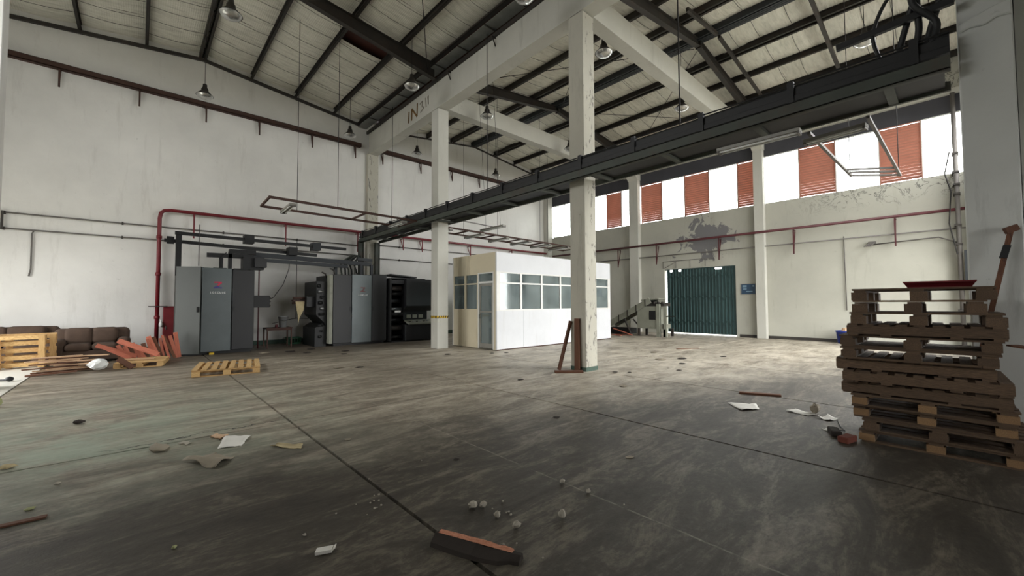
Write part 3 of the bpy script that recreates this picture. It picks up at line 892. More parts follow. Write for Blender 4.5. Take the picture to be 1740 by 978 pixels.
# cables leaving the tray at the near column
for i, (a, b) in enumerate((((7.0, 0.1, 4.62), (6.9, 0.0, 5.6)), ((7.05, 0.25, 4.62), (6.95, 0.05, 5.7)), ((7.1, 0.4, 4.6), (6.92, 0.1, 5.9)), ((7.1, 0.15, 4.6), (7.0, -0.05, 6.0)))):
    tube('riser_cable', M['black'], spline([a, (a[0], a[1]-0.05, a[2]+0.25), (b[0], b[1]+0.25-0.1*i, b[2]-0.4), (b[0], b[1], b[2]), (b[0]+0.1, b[1]-0.05, b[2]+0.8), (7.0, 0.05, 8.9)]), 0.035, t, 8)
tube('riser_cable', M['black'], spline([(7.05, 0.55, 4.6), (7.0, 0.62, 5.0), (6.95, 0.42, 5.4), (6.95, 0.2, 5.2), (7.0, 0.05, 5.5)]), 0.022, t, 8)
bar('near_bracket', M['black'], (7.0, -0.1, 5.05), (7.0, 1.0, 4.98), 0.06, 0.08, t)

# ============================================================ SUSPENDED LIGHT FRAMES
def fitting(p, q, label, grp=None):
    """twin tube fluorescent batten"""
    p, q = Vector(p), Vector(q)
    tt = thing('tube_light_fitting', label, 'light fitting', tuple(p), grp)
    d = (q-p).normalized()
    sd = d.cross(Vector((0, 0, 1))).normalized()
    bar('batten', M['tube_light'], p, q, 0.16, 0.05, tt)
    for s in (-1, 1):
        tube('lamp_tube', M['white_print'], [p+d*0.04+sd*0.05*s-Vector((0, 0, 0.045)), q-d*0.04+sd*0.05*s-Vector((0, 0, 0.045))], 0.014, tt, 8)
    for e in (p, q):
        c = e + (d*0.02 if e is p else -d*0.02)
        bar('end_cap', M['grey_pipe'], c-sd*0.08-Vector((0, 0, 0.04)), c+sd*0.08-Vector((0, 0, 0.04)), 0.03, 0.04, tt)
    return tt
ZF = 4.24
def light_frame(name, label, pts_a, pts_b, rungs, hang, fm=M['rust_steel'], wd_=0.06):
    tt = thing(name, label, 'light frame', (pts_a[0][0], pts_a[0][1], ZF))
    bar('rail', fm, *pts_a, wd_, wd_, tt)
    bar('rail', fm, *pts_b, wd_, wd_, tt)
    A0, A1, B0, B1 = Vector(pts_a[0]), Vector(pts_a[1]), Vector(pts_b[0]), Vector(pts_b[1])
    for u in rungs:
        bar('rung', fm, A0.lerp(A1, u), B0.lerp(B1, u), wd_*0.8, wd_*0.8, tt)
    for (x, y, z) in hang:
        tube('hanger_wire', M['wire'], [(x, y, ZF), (x, y, z)], 0.008, tt, 6)
    return tt
light_frame('hanging_light_frame', 'brown steel light frame hanging between the presses and the cable tray', ((2.4, 11.75, ZF), (6.75, 12.0, ZF)), ((2.45, 13.0, ZF), (6.75, 13.2, ZF)),
            (0.005, 0.60, 0.995), ((4.15, 11.85, zl(0)(4.15)+.12), (3.4, 13.05, zl(0)(3.4)+.12)))
fitting((3.0, 11.9, ZF-0.06), (3.05, 13.1, ZF-0.06), 'tube light fitting at the left end of the hanging frame over the presses')
fitting((6.35, 12.05, ZF-0.06), (6.4, 13.2, ZF-0.06), 'tube light fitting at the tray end of the hanging frame over the presses')
light_frame('hanging_light_frame', 'ladder-like brown light frame hanging over the white cabin', ((8.05, 12.25, ZF), (16.3, 12.62, ZF)), ((8.05, 13.2, ZF), (16.3, 13.75, ZF)),
            (0.004, 0.13, 0.3, 0.48, 0.66, 0.84, 0.996), ((10.6, 12.37, 9.9), (13.2, 12.48, 10.1), (9.6, 13.3, 9.75), (15.0, 13.66, 10.0)))
for i, (x, n_) in enumerate(((8.25, 'first'), (9.75, 'second'), (11.1, 'third'), (12.45, 'fourth'), (13.8, 'fifth'), (15.2, 'sixth'))):
    f_ = (x-8.05)/8.25
    fitting((x, 12.17+0.37*f_, ZF-0.0552), (x, 13.28+0.55*f_, ZF-0.0552), '%s tube light fitting from the cable tray on the frame over the cabin' % n_)
tt = fitting((9.3, 10.49, 4.205), (9.3, 11.76, 4.205), 'single tube light fitting hanging in front of the frame over the cabin')
bar('arm', M['grey_pipe'], (7.851, 11.1, 4.28), (9.3, 11.1, 4.24), 0.03, 0.03, tt)
for yy in (10.7, 11.5): tube('hanger_wire', M['wire'], [(8.95, yy, zr(0)(8.95)+0.01), (9.3, yy, 4.22)], 0.006, tt, 6)
light_frame('hanging_light_frame', 'steel light frame hanging before the windows beyond the cable tray', ((7.95, 1.52, ZF), (11.35, 1.44, ZF)), ((7.9, 0.79, ZF), (12.1, 0.72, ZF)),
            (0.82, 0.9, 0.99), ((11.2, 1.44, zr(0)(11.2)+.1), (11.8, 0.72, zr(0)(11.8)+.1)), M['grey_pipe'], 0.045)
fitting((7.32, 1.5, 4.1), (7.3, 2.68, 4.1), 'dark tube light fitting hanging under the near end of the cable tray')
fitting((8.05, 0.82, 4.17), (8.15, 1.62, 4.17), 'short tube light fitting on the light frame before the windows')

# ============================================================ PENDANT LAMPS
lamp0 = thing('pendant_lamp', 'x', 'lamp', (0, 0, 0), 'high bay pendant lamps')
MB().lathe([(0.0, 0.30), (0.055, 0.30), (0.06, 0.20), (0.09, 0.16), (0.10, 0.08), (0.16, 0.02), (0.235, -0.06), (0.225, -0.06), (0.15, 0.01), (0.0, 0.05)], n=20).build('housing', M['lamp_dark'], lamp0, smooth=True)
MB().lathe([(0.225, -0.058), (0.19, -0.11), (0.12, -0.15), (0.0, -0.17)], n=20).build('reflector', M['reflector'], lamp0, smooth=True)
LZ = 8.18
ys = (15.9, 11.0, 6.1, 1.36)
where = {0: 'along the ridge of the left bay', 1: 'beside the valley gutter', 2: 'just right of the column row', 3: 'along the ridge of the right bay'}
far = ('farthest', 'second farthest', 'third farthest', 'nearest')
first = True
for r_, (x, top) in enumerate(((1.42, zl(0)(1.42)), (6.0, zl(0)(6.0)), (8.95, zr(0)(8.95)), (13.5, zr(0)(13.42)))):
    for k, y in enumerate(ys):
        if (r_ == 0 and k > 1) or (r_ in (1, 2) and k == 3): continue
        lab = '%s high bay pendant lamp %s' % (far[k], where[r_])
        if first:
            l_ = lamp0; l_.location = (x, y, LZ); l_['label'] = lab; first = False
        else: l_ = dup(lamp0, (x, y, LZ), label=lab)
        rod = MB().tube([(0, 0, 0.29), (0, 0, top-LZ+0.02)], 0.008, 6).build('rod', M['wire'])
        rod.parent = l_
# ============================================================ OFFICE CABIN
CX0, CX1, CY0, CY1, CH = 8.42, 14.74, 9.88, 12.35, 3.16
WZ0, WZT, WZ1 = 1.27, 2.17, 2.53
t = thing('office_cabin', 'white boarded site office cabin with a band of windows', 'cabin', ((CX0+CX1)/2, (CY0+CY1)/2, 0))
th = 0.06
cx = [CX0, 8.56+0.0, 9.505, 10.52, 11.525, 12.53, 13.53, 14.58, CX1]
def face_boards(y, mat, front):
    ya_, yb_ = (y, y+th)
    for (a, b) in ((CX0, 9.6), (9.6, 12.1), (12.1, CX1)):
        box('wall_board', mat, a+0.003, b-0.003, ya_, yb_, 0.02, WZ0, t)
    box('wall_board', mat, CX0, CX1, ya_, yb_, WZ1, CH, t)
    box('corner_post', M['frame_alu'], CX0, CX0+0.12, ya_, yb_, WZ0, WZ1, t)
    box('corner_post', M['frame_alu'], CX1-0.14, CX1, ya_, yb_, WZ0, WZ1, t)
    xs = [8.54, 9.505, 10.52, 11.525, 12.53, 13.53, 14.60]
    for i in range(6):
        w_ = MB()
        a, b = xs[i], xs[i+1]
        f = 0.04
        w_.box(a, a+f, ya_, yb_, WZ0, WZ1).box(b-f, b, ya_, yb_, WZ0, WZ1)
        w_.box(a+f, b-f, ya_, yb_, WZ0, WZ0+f).box(a+f, b-f, ya_, yb_, WZ1-f, WZ1).box(a+f, b-f, ya_, yb_, WZT-0.025, WZT+0.025)
        wo = w_.build('window_frame', M['frame_alu'], t)
        box('pane', M['cabin_glass'], a+f, b-f, y+0.028, y+0.032, WZ0+f, WZT-0.025, wo)
        box('pane', M['cabin_glass'], a+f, b-f, y+0.028, y+0.032, WZT+0.025, WZ1-f, wo)
face_boards(CY0, M['cabin'], True)
face_boards(CY1-th, M['cabin'], False)
# left side: two windows and the glazed door
box('wall_board', M['cabin_side'], CX0, CX0+th, 10.86, CY1-th, 0.02, WZ0, t)
box('wall_board', M['cabin_side'], CX0, CX0+th, CY0+th, CY1-th, WZ1, CH, t)
box('corner_post', M['cabin_side'], CX0, CX0+th, CY0+th, 10.03, 0.02, WZ1, t)
for (a, b) in ((10.86, 11.57), (11.57, 12.29)):
    w_ = MB()
    f = 0.05
    w_.box(CX0, CX0+th, a, a+f, WZ0, WZ1).box(CX0, CX0+th, b-f, b, WZ0, WZ1)
    w_.box(CX0, CX0+th, a+f, b-f, WZ0, WZ0+f).box(CX0, CX0+th, a+f, b-f, WZ1-f, WZ1).box(CX0, CX0+th, a+f, b-f, WZT-0.02, WZT+0.02)
    wo = w_.build('window_frame', M['cabin_side'], t)
    box('pane', M['cabin_glass'], CX0+0.028, CX0+0.032, a+f, b-f, WZ0+f, WZT-0.02, wo)
    box('pane', M['cabin_glass'], CX0+0.028, CX0+0.032, a+f, b-f, WZT+0.02, WZ1-f, wo)
w_ = MB()
w_.box(CX0, CX0+th, 10.03, 10.08, 0.02, WZ1).box(CX0, CX0+th, 10.80, 10.86, 0.02, WZ1).box(CX0, CX0+th, 10.08, 10.80, WZT, WZT+0.06).box(CX0, CX0+th, 10.08, 10.80, WZ1-0.04, WZ1)
do = w_.build('door_frame', M['frame_alu'], t)
box('pane', M['cabin_glass'], CX0+0.028, CX0+0.032, 10.08, 10.80, WZT+0.06, WZ1-0.04, do)
w_ = MB()
w_.box(CX0+0.01, CX0+0.05, 10.09, 10.15, 0.05, WZT-0.01).box(CX0+0.01, CX0+0.05, 10.72, 10.79, 0.05, WZT-0.01)
w_.box(CX0+0.01, CX0+0.05, 10.15, 10.72, 0.05, 0.2).box(CX0+0.01, CX0+0.05, 10.15, 10.72, WZT-0.09, WZT-0.01).box(CX0+0.01, CX0+0.05, 10.15, 10.72, 1.2, 1.26)
dd = w_.build('door', M['tube_light'], t)
box('pane', M['cabin_glass'], CX0+0.028, CX0+0.032, 10.15, 10.72, 1.26, WZT-0.09, dd)
box('pane', M['cabin_glass'], CX0+0.028, CX0+0.032, 10.15, 10.72, 0.2, 1.2, dd)
box('handle', M['chrome'], CX0-0.03, CX0+0.01, 10.74, 10.77, 1.0, 1.14, dd)
# right side, ceiling
box('wall_board', M['cabin'], CX1-th, CX1, CY0+th, CY1-th, 0.02, WZ0, t)
box('wall_board', M['cabin'], CX1-th, CX1, CY0+th, CY1-th, WZ1, CH, t)
box('wall_board', M['cabin'], CX1-th, CX1, CY0+th, CY0+0.5, WZ0, WZ1, t)
box('wall_board', M['cabin'], CX1-th, CX1, CY1-0.5, CY1-th, WZ0, WZ1, t)
box('pane', M['cabin_glass'], CX1-0.032, CX1-0.028, CY0+0.5, CY1-0.5, WZ0, WZ1, t)
for xx in (10.0, 11.6, 13.2): box('roof_joist', M['frame_alu'], xx, xx+0.06, CY0+th, CY1-th, CH-0.12, CH-0.04, t)
box('kick_strip', M['rust_steel'], CX0, CX1, CY0-0.004, CY0, 0.0, 0.035, t)
# desk and chair inside
t = thing('office_desk', 'grey desk seen through the cabin windows', 'desk', (10.6, 11.7, 0))
box('top', M['machine_grey'], 9.7, 11.6, 11.35, 12.1, 0.72, 0.76, t)
for x in (9.75, 11.5): box('side', M['machine_grey'], x, x+0.04, 11.4, 12.05, 0.0, 0.72, t)
box('front_panel', M['machine_grey'], 9.79, 11.5, 11.45, 11.47, 0.2, 0.72, t)
t = thing('office_chair', 'dark chair seen through the glass door of the cabin', 'chair', (9.1, 10.7, 0))
box('seat', M['black'], 8.85, 9.3, 10.5, 10.95, 0.42, 0.5, t, bevel=0.02)
box('backrest', M['press_black'], 9.26, 9.33, 10.5, 10.95, 0.55, 1.05, t, bevel=0.02)
for (x, y) in ((8.9, 10.55), (9.25, 10.55), (8.9, 10.9), (9.25, 10.9)): box('leg', M['chrome'], x-0.015, x+0.015, y-0.015, y+0.015, 0, 0.42, t)
box('back_stay', M['chrome'], 9.285, 9.305, 10.7, 10.74, 0.5, 0.55, t)

# ============================================================ PRINTING PRESSES
def logo(parent, cx_, z, y, c_top, c_low, s=1.0):
    m = MB()
    m.prism([(-0.09, 0.10), (0.09, 0.10), (0.10, 0.06), (0.02, -0.02), (-0.03, -0.02), (0.02, 0.06), (-0.10, 0.06)], lambda u, v: (cx_+u*s, y, z+v*s), lambda u, v: (cx_+u*s, y-0.006, z+v*s))
    m.build('emblem', c_top, parent)
    m = MB()
    m.prism([(-0.03, -0.025), (0.02, -0.025), (0.03, -0.06), (0.10, -0.06), (0.10, -0.10), (-0.12, -0.10), (-0.11, -0.07)], lambda u, v: (cx_+u*s, y, z+v*s), lambda u, v: (cx_+u*s, y-0.006, z+v*s))
    m.build('emblem', c_low, parent)
    # small worn lettering below, too blurred to read: seven strokes of print
    m = MB()
    for i, (a, w_) in enumerate(((-0.19, .022), (-0.135, .035), (-0.08, .04), (-0.02, .05), (0.045, .035), (0.10, .022), (0.15, .045))):
        m.box(cx_+a*s, cx_+(a+w_)*s, y-0.005, y, z-0.26*s, z-0.245*s).box(cx_+a*s, cx_+(a+0.012)*s, y-0.005, y, z-0.26*s, z-0.20*s)
        if i in (1, 2, 3, 6): m.box(cx_+a*s, cx_+(a+w_)*s, y-0.005, y, z-0.215*s, z-0.20*s)
    m.build('lettering', M['white_print'], parent)

PY = 15.25                                   # front plane of the presses
t = thing('printing_press', 'dark grey printing press unit with a red and blue emblem, door ajar', 'printing press', (1.8, 16.2, 0))
box('body', M['press_black'], 1.0, 2.74, PY+0.06, 17.0, 0.06, 2.60, t)
box('plinth', M['press_black'], 0.95, 2.72, PY+0.12, 16.95, 0.0, 0.06, t)
m = MB()
m.bar((0.82, PY+0.12, 1.34), (1.36, PY-0.25, 1.34), 0.04, 2.56, upv=(0, 0, 1))
dr = m.build('door', M['press_olive'], t)
box('latch', M['press_black'], 1.27, 1.31, PY-0.27, PY-0.24, 1.28, 1.44, dr)
pn = box('centre_panel', M['press_steel'], 1.40, 2.15, PY-0.02, PY+0.05, 0.08, 2.62, t, bevel=0.012)
logo(pn, 1.80, 2.10, PY-0.021, M['logo_red'], M['logo_blue'])
p2 = box('side_panel', M['press_dark'], 2.17, 2.76, PY-0.01, PY+0.05, 0.10, 2.60, t, bevel=0.012)
box('latch', M['press_black'], 2.20, 2.23, PY-0.03, PY-0.011, 1.30, 1.44, p2)
box('end_panel', M['press_dark'], 2.742, 2.77, PY+0.06, 16.95, 0.10, 2.58, t)
box('end_panel', M['press_olive'], 0.86, 0.99, PY+0.2, 16.95, 0.10, 2.55, t)
box('print_head', M['press_black'], 2.772, 3.30, 15.7, 16.6, 1.40, 1.80, t, bevel=0.01)
for z in (1.46, 1.60, 1.72): tube('head_roller', M['steel'], [(3.30, 15.75, z), (3.30, 16.55, z)], 0.035, t, 8)
for x, w_ in ((1.20, 0.3), (1.75, 0.35), (2.3, 0.4)):
    box('top_box', M['press_black'], x, x+w_, 15.9, 16.5, 2.60, 2.66+0.06*w_, t)
box('floor_skid', M['yellow'], 1.62, 1.74, PY-0.04, PY+0.1, 0.0, 0.055, t)

t = thing('printing_press', 'second dark printing press unit with rollers on its left and a dull red emblem', 'printing press', (6.1, 16.2, 0))
P2 = 15.0
box('body', M['press_black'], 5.16, 7.12, P2+0.05, 17.0, 0.06, 2.57, t)
box('plinth', M['press_black'], 5.2, 7.1, P2+0.12, 16.9, 0.0, 0.06, t)
a_ = box('side_panel', M['press_dark'], 5.14, 5.78, P2-0.015, P2+0.04, 0.10, 2.57, t, bevel=0.012)
pn = box('centre_panel', M['press_steel'], 5.80, 6.54, P2-0.02, P2+0.04, 0.08, 2.60, t, bevel=0.012)
logo(pn, 6.20, 2.04, P2-0.021, M['logo_maroon'], M['logo_maroon'], 0.9)
b_ = box('side_panel', M['press_dark'], 6.56, 7.14, P2-0.015, P2+0.04, 0.10, 2.64, t, bevel=0.012)
for o_, x in ((a_, 5.74), (b_, 6.59)): box('latch', M['press_black'], x-0.02, x+0.02, P2-0.035, P2-0.016, 1.26, 1.40, o_)
box('edge_strip', M['machine_grey'], 5.02, 5.13, P2+0.03, P2+0.3, 0.10, 2.55, t)
box('roller_frame', M['press_black'], 4.66, 5.0, 15.3, 16.7, 1.12, 2.32, t)
MB().prism([(4.66, 1.12), (5.0, 1.12), (5.0, 0.70), (4.92, 0.86)], lambda u, v: (u, 15.3, v), lambda u, v: (u, 16.7, v)).build('roller_frame', M['press_black'], t)
MB().prism([(4.62, 0.0), (5.0, 0.0), (5.0, 0.70), (4.86, 0.82), (4.62, 0.66)], lambda u, v: (u, 15.3, v), lambda u, v: (u, 16.7, v)).build('roller_frame', M['press_black'], t)
q = random.Random(3)
for k in range(10):
    z = 0.35+0.2*k
    if 0.75 < z < 1.1: continue
    tube('roller', M['chrome'] if k in (5, 8) else M['press_black'], [(4.70+q.uniform(0, .22), 15.24, z), (4.70+q.uniform(0, .22), 15.30, z)], 0.035+0.03*q.random(), t, 8)
box('feed_arm', M['press_black'], 4.40, 4.66, 15.5, 16.3, 1.40, 1.78, t, bevel=0.01)
tube('feed_roller', M['rust_steel'], [(4.02, 15.75, 1.72), (4.40, 15.75, 1.72)], 0.05, t, 8)
tube('feed_roller', M['rust_steel'], [(4.02, 15.85, 1.55), (4.40, 15.85, 1.55)], 0.045, t, 8)
box('feed_plate', M['rust_steel'], 4.02, 4.40, 15.70, 15.95, 1.605, 1.655, t)
for (x, z0, z1) in ((5.35, 2.57, 2.75), (5.05, 2.45, 2.60)):
    tube('top_pipe', M['steel'], [(x, 15.5, z0), (x-0.03, 15.5, z1), (x-0.16, 15.5, z1+0.06)], 0.03, t, 8)
for k in range(7):
    x = 6.02+0.13*k
    tube('hose', M['black'] if k % 2 else M['tray_green'], [(x, 16.6, 2.56), (x+0.05*q.uniform(-1, 1), 16.75, 2.9), (x+0.12*q.uniform(-1, 1), 16.9, 3.2), (6.6+0.06*k, 17.0, 3.55)], 0.035, t, 6)
t = thing('rag', 'torn yellowed cloth hanging from the feed rollers of the second press', 'cloth', (4.2, 15.7, 1.1))
vs = [(4.08, 15.68, 1.60), (4.38, 15.68, 1.60), (4.36, 15.66, 1.35), (4.30, 15.66, 1.20), (4.22, 15.66, 1.05), (4.17, 15.67, 0.80), (4.16, 15.66, 1.10), (4.12, 15.66, 1.30)]
MB().add(vs + [(x, y-0.012, z) for x, y, z in vs], [tuple(range(8)), tuple(range(15, 7, -1))] + [(i, 8+i, 8+(i+1) % 8, (i+1) % 8) for i in range(8)]).build('sheet', M['cloth'], t)

t = thing('printing_press', 'dark press console unit with overhanging hood behind the taped column', 'printing press', (8.1, 15.6, 0))
P3 = 14.75
box('frame', M['press_black'], 7.20, 7.28, P3+0.1, 16.6, 0.05, 2.52, t)
box('back', M['press_black'], 7.28, 9.2, 16.2, 16.6, 0.05, 2.50, t)
box('frame_shelf', M['press_dark'], 7.28, 7.84, P3+0.15, 16.2, 2.30, 2.44, t)
for k, z in enumerate((0.2, 0.55, 0.86, 1.1, 1.3, 1.62, 1.9, 2.12)):
    tube('roller', (M['press_black'], M['steel'], M['press_dark'])[k % 3] if k != 4 else M['chrome'], [(7.28, P3+0.3+0.12*(k % 3), z), (7.84, P3+0.3+0.12*(k % 3), z)], 0.07+0.03*(k % 2), t, 10)
box('white_guard', M['white_print'], 7.45, 7.7, P3+0.15, P3+0.18, 1.17, 1.24, t)
MB().prism([(P3, 2.50), (16.2, 2.50), (16.2, 1.22), (P3+0.25, 1.22), (P3, 1.42)], lambda u, v: (7.86, u, v), lambda u, v: (9.12, u, v)).build('hood', M['press_dark'], t)
box('recess_panel', M['press_black'], 7.9, 9.0, P3+0.35, 16.2, 0.86, 1.22, t)
for x in (8.05, 8.32, 8.6): box('gauge', M['machine_grey'], x, x+0.2, P3+0.33, P3+0.349, 0.92, 1.06, t)
MB().prism([(P3-0.08, 0.72), (P3-0.06, 0.68), (P3+0.36, 0.80), (P3+0.36, 0.86)], lambda u, v: (7.95, u, v), lambda u, v: (9.12, u, v)).build('control_shelf', M['machine_grey'], t)
for k in range(6): box('button', M['chrome'] if k % 2 else M['press_black'], 8.05+0.16*k, 8.12+0.16*k, P3+0.1, P3+0.16, 0.785, 0.81, t)
box('lower_body', M['press_dark'], 7.86, 9.2, P3+0.05, 16.2, 0.05, 0.68, t, bevel=0.012)
box('plinth', M['press_black'], 7.3, 9.1, P3+0.15, 16.2, 0.0, 0.05, t)
box('roof_tray', M['press_dark'], 7.5, 9.0, P3+0.5, 16.0, 2.505, 2.56, t)
bar('roof_lid', M['press_dark'], (7.45, P3+0.9, 2.68), (8.6, P3+0.9, 2.60), 0.8, 0.05, t)

# overhead carriage rails of the presses
t = thing('overhead_rails', 'black overhead carriage rails running above the two presses', 'machine rails', (3.5, 16.2, 2.6))
m_b, m_g = M['press_black'], M['steel_blue']
bar('rail', m_b, (0.80, 16.2, 3.72), (6.0, 16.2, 3.66), 0.10, 0.10, t)
bar('rail', m_b, (0.56, 16.45, 3.50), (5.0, 16.45, 3.36), 0.10, 0.10, t)
bar('rail', m_g, (2.9, 16.35, 3.22), (7.1, 16.35, 3.14), 0.10, 0.16, t)
bar('rail', m_g, (2.9, 16.0, 3.02), (6.0, 16.0, 2.96), 0.10, 0.12, t)
bar('rail', m_b, (1.60, 16.2, 3.10), (2.9, 16.2, 3.12), 0.10, 0.14, t)
bar('end_post', m_b, (0.90, 16.3, 2.40), (0.90, 16.3, 3.70), 0.20, 0.14, t, upv=(1, 0, 0))
box('end_block', m_b, 0.62, 0.80, 16.38, 16.52, 3.40, 3.62, t)
for x, z1 in ((1.98, 3.05), (2.22, 3.25), (5.62, 2.95), (6.62, 3.1), (7.05, 3.1)):
    bar('post', m_g if x > 4 else m_b, (x, 16.2, 2.66 if x < 4 else 2.57), (x, 16.2, z1), 0.10, 0.10, t, upv=(1, 0, 0))
for x, z in ((2.75, 3.72), (4.1, 3.42), (4.9, 3.66)):
    box('carriage', m_b if x < 4.5 else m_g, x-0.14, x+0.14, 16.1, 16.5, z-0.14, z+0.14, t)
box('motor_box', m_b, 2.55, 3.15, 15.9, 16.4, 2.68, 3.10, t)
box('motor_box', M['press_dark'], 2.85, 3.2, 15.75, 16.0, 2.75, 3.05, t)
box('carriage', m_b, 2.2, 2.95, 16.15, 16.4, 3.20, 3.34, t)
tube('hanging_cable', M['black'], [(2.0, 16.1, 2.75), (1.95, 16.05, 3.0), (2.1, 16.05, 3.2)], 0.012, t, 6)
tube('hanging_cable', M['black'], [(3.95, 16.0, 2.96), (3.93, 15.98, 2.75), (3.75, 15.95, 2.2), (3.45, 15.9, 1.75), (3.3, 15.9, 1.65)], 0.012, t, 6)
tube('guide_rod', M['maroon'], [(3.06, 16.2, 0.0), (3.06, 16.2, 2.68)], 0.02, t, 8)
tube('guide_rod', M['wire'], [(1.32, PY+0.02, 2.66), (1.32, PY+0.02, 3.9)], 0.01, t, 6)
tube('guide_rod', M['wire'], [(4.45, 17.0, 0.95), (4.45, 17.0, 4.0)], 0.012, t, 6)
tube('guide_rod', M['wire'], [(3.65, 17.0, 0.8), (4.45, 17.0, 0.98), (4.9, 17.0, 0.95)], 0.012, t, 6)
bar('top_beam', m_g, (6.5, 16.3, 3.32), (7.1, 16.3, 3.30), 0.12, 0.12, t)

# table, bucket, basket
t = thing('work_table', 'small rusty steel table standing between the presses', 'table', (3.65, 16.1, 0))
box('top', M['rust_steel'], 3.24, 4.06, 15.85, 16.45, 0.66, 0.70, t)
for (x, y) in ((3.28, 15.89), (4.02, 15.89), (3.28, 16.41), (4.02, 16.41)): box('leg', M['rust_steel'], x-0.02, x+0.02, y-0.02, y+0.02, 0, 0.66, t)
box('apron', M['rust_steel'], 3.30, 4.0, 15.88, 15.90, 0.60, 0.66, t)
t = thing('bucket', 'grey plastic bucket standing on the small rusty table', 'bucket', (3.8, 16.1, 0.7))
MB().lathe([(0.0, 0.0), (0.11, 0.0), (0.15, 0.36), (0.158, 0.36), (0.158, 0.38), (0.14, 0.38), (0.10, 0.02), (0, 0.02)], (3.80, 16.1, 0.70), 16).build('pail', M['bucket'], t, smooth=True)
tube('bail', M['steel'], [(3.64, 16.1, 1.06), (3.64, 15.96, 0.96), (3.80, 15.92, 0.92), (3.96, 15.96, 0.96), (3.96, 16.1, 1.06)], 0.006, t, 6)
t = thing('cup', 'small dark tin beside the bucket on the rusty table', 'tin', (3.6, 16.0, 0.7))
MB().lathe([(0, 0), (0.045, 0), (0.045, 0.1), (0.04, 0.1), (0.04, 0.01), (0, 0.01)], (3.58, 16.02, 0.70), 12).build('tin_body', M['maroon'], t, smooth=True)
t = thing('plastic_basket', 'green plastic basket on the floor by the back wall', 'basket', (4.35, 17.1, 0))
m = MB()
m.box(4.2, 4.62, 16.95, 17.3, 0.0, 0.03)
for k in range(5): m.box(4.2+0.1*k, 4.22+0.1*k, 16.95, 16.97, 0.03, 0.22).box(4.2+0.1*k, 4.22+0.1*k, 17.28, 17.3, 0.03, 0.22)
for k in range(4): m.box(4.2, 4.22, 16.97+0.1*k, 16.99+0.1*k, 0.03, 0.22).box(4.6, 4.62, 16.97+0.1*k, 16.99+0.1*k, 0.03, 0.22)
m.build('mesh_body', M['green_plastic'], t)
m = MB().box(4.18, 4.64, 16.93, 16.96, 0.22, 0.26).box(4.18, 4.64, 17.29, 17.32, 0.22, 0.26).box(4.18, 4.21, 16.96, 17.29, 0.22, 0.26).box(4.61, 4.64, 16.96, 17.29, 0.22, 0.26)
m.build('rim', M['green_plastic'], t)

# ============================================================ CONVEYOR MACHINE by the gate
t = thing('conveyor_machine', 'grey machine with an inclined conveyor left of the green gate', 'machine', (17.4, 10, 0))
VX = 17.0
def vb(name, mat, y0, y1, z0, z1, x0=VX, x1=VX+0.8): return box(name, mat, x0, x1, y0, y1, z0, z1, t)
vb('cabinet', M['machine_grey'], 9.0, 9.95, 0.55, 1.35)
vb('cabinet_base', M['machine_grey'], 8.75, 9.95, 0.35, 0.55)
vb('post', M['machine_grey'], 8.85, 9.0, 0.0, 1.45, VX-0.04, VX+0.1)
vb('post', M['machine_grey'], 8.55, 8.68, 0.0, 1.35, VX, VX+0.12)
vb('control_window', M['press_black'], 9.05, 9.35, 0.75, 1.15, VX-0.015, VX)
vb('top_gear', M['steel'], 8.7, 9.6, 1.35, 1.5, VX+0.1, VX+0.7)
for k in range(5): tube('gear_wheel', M['steel'], [(VX+0.05, 8.75+0.2*k, 1.50), (VX+0.12, 8.75+0.2*k, 1.50)], 0.06, t, 10)
for y in (8.6, 9.85): vb('foot', M['steel'], y, y+0.1, 0.0, 0.35, VX, VX+0.1); vb('foot', M['steel'], y, y+0.1, 0.0, 0.35, VX+0.7, VX+0.8)
bar('conveyor_side', M['machine_grey'], (VX, 11.6, 0.42), (VX, 9.3, 1.62), 0.05, 0.26, t)
bar('conveyor_side', M['machine_grey'], (VX+0.7, 11.6, 0.42), (VX+0.7, 9.3, 1.62), 0.05, 0.26, t)
bar('belt', M['black'], (VX+0.35, 11.6, 0.46), (VX+0.35, 9.3, 1.66), 0.62, 0.06, t)
for k in range(5):
    u = 0.1+0.2*k
    bar('side_bracket', M['steel'], (VX-0.03, 11.6-2.3*u, 0.42+1.2*u-0.16), (VX-0.03, 11.6-2.3*u, 0.42+1.2*u+0.16), 0.03, 0.04, t, upv=(0, 1, 0))
bar('hopper', M['machine_grey'], (VX+0.35, 9.75, 1.62), (VX+0.35, 8.9, 1.68), 0.7, 0.05, t)
bar('strut', M['steel'], (VX+0.05, 10.3, 0.0), (VX+0.05, 10.7, 0.85), 0.06, 0.06, t)
bar('strut', M['steel'], (VX+0.05, 10.2, 0.75), (VX+0.05, 9.95, 0.5), 0.05, 0.05, t)
vb('under_box', M['press_black'], 10.4, 11.7, 0.05, 0.32, VX+0.1, VX+0.7)
tube('handle_bar', M['steel'], [(VX, 8.55, 0.9), (VX-0.1, 8.1, 0.93)], 0.02, t, 6)
for i, (a, b, lab) in enumerate((((16.7, 10.9, 0.03), (16.45, 9.9, 0.06), 'longer red board on the floor under the conveyor'), ((16.78, 11.1, 0.30), (16.8, 10.15, 0.04), 'red board propped against the foot of the conveyor'), ((16.4, 10.9, 0.03), (16.2, 10.3, 0.03), 'short red board lying before the conveyor'))):
    tag(bar('loose_board', M['wood_red'], a, b, 0.1, 0.025), lab, 'board', 'red boards under the conveyor')

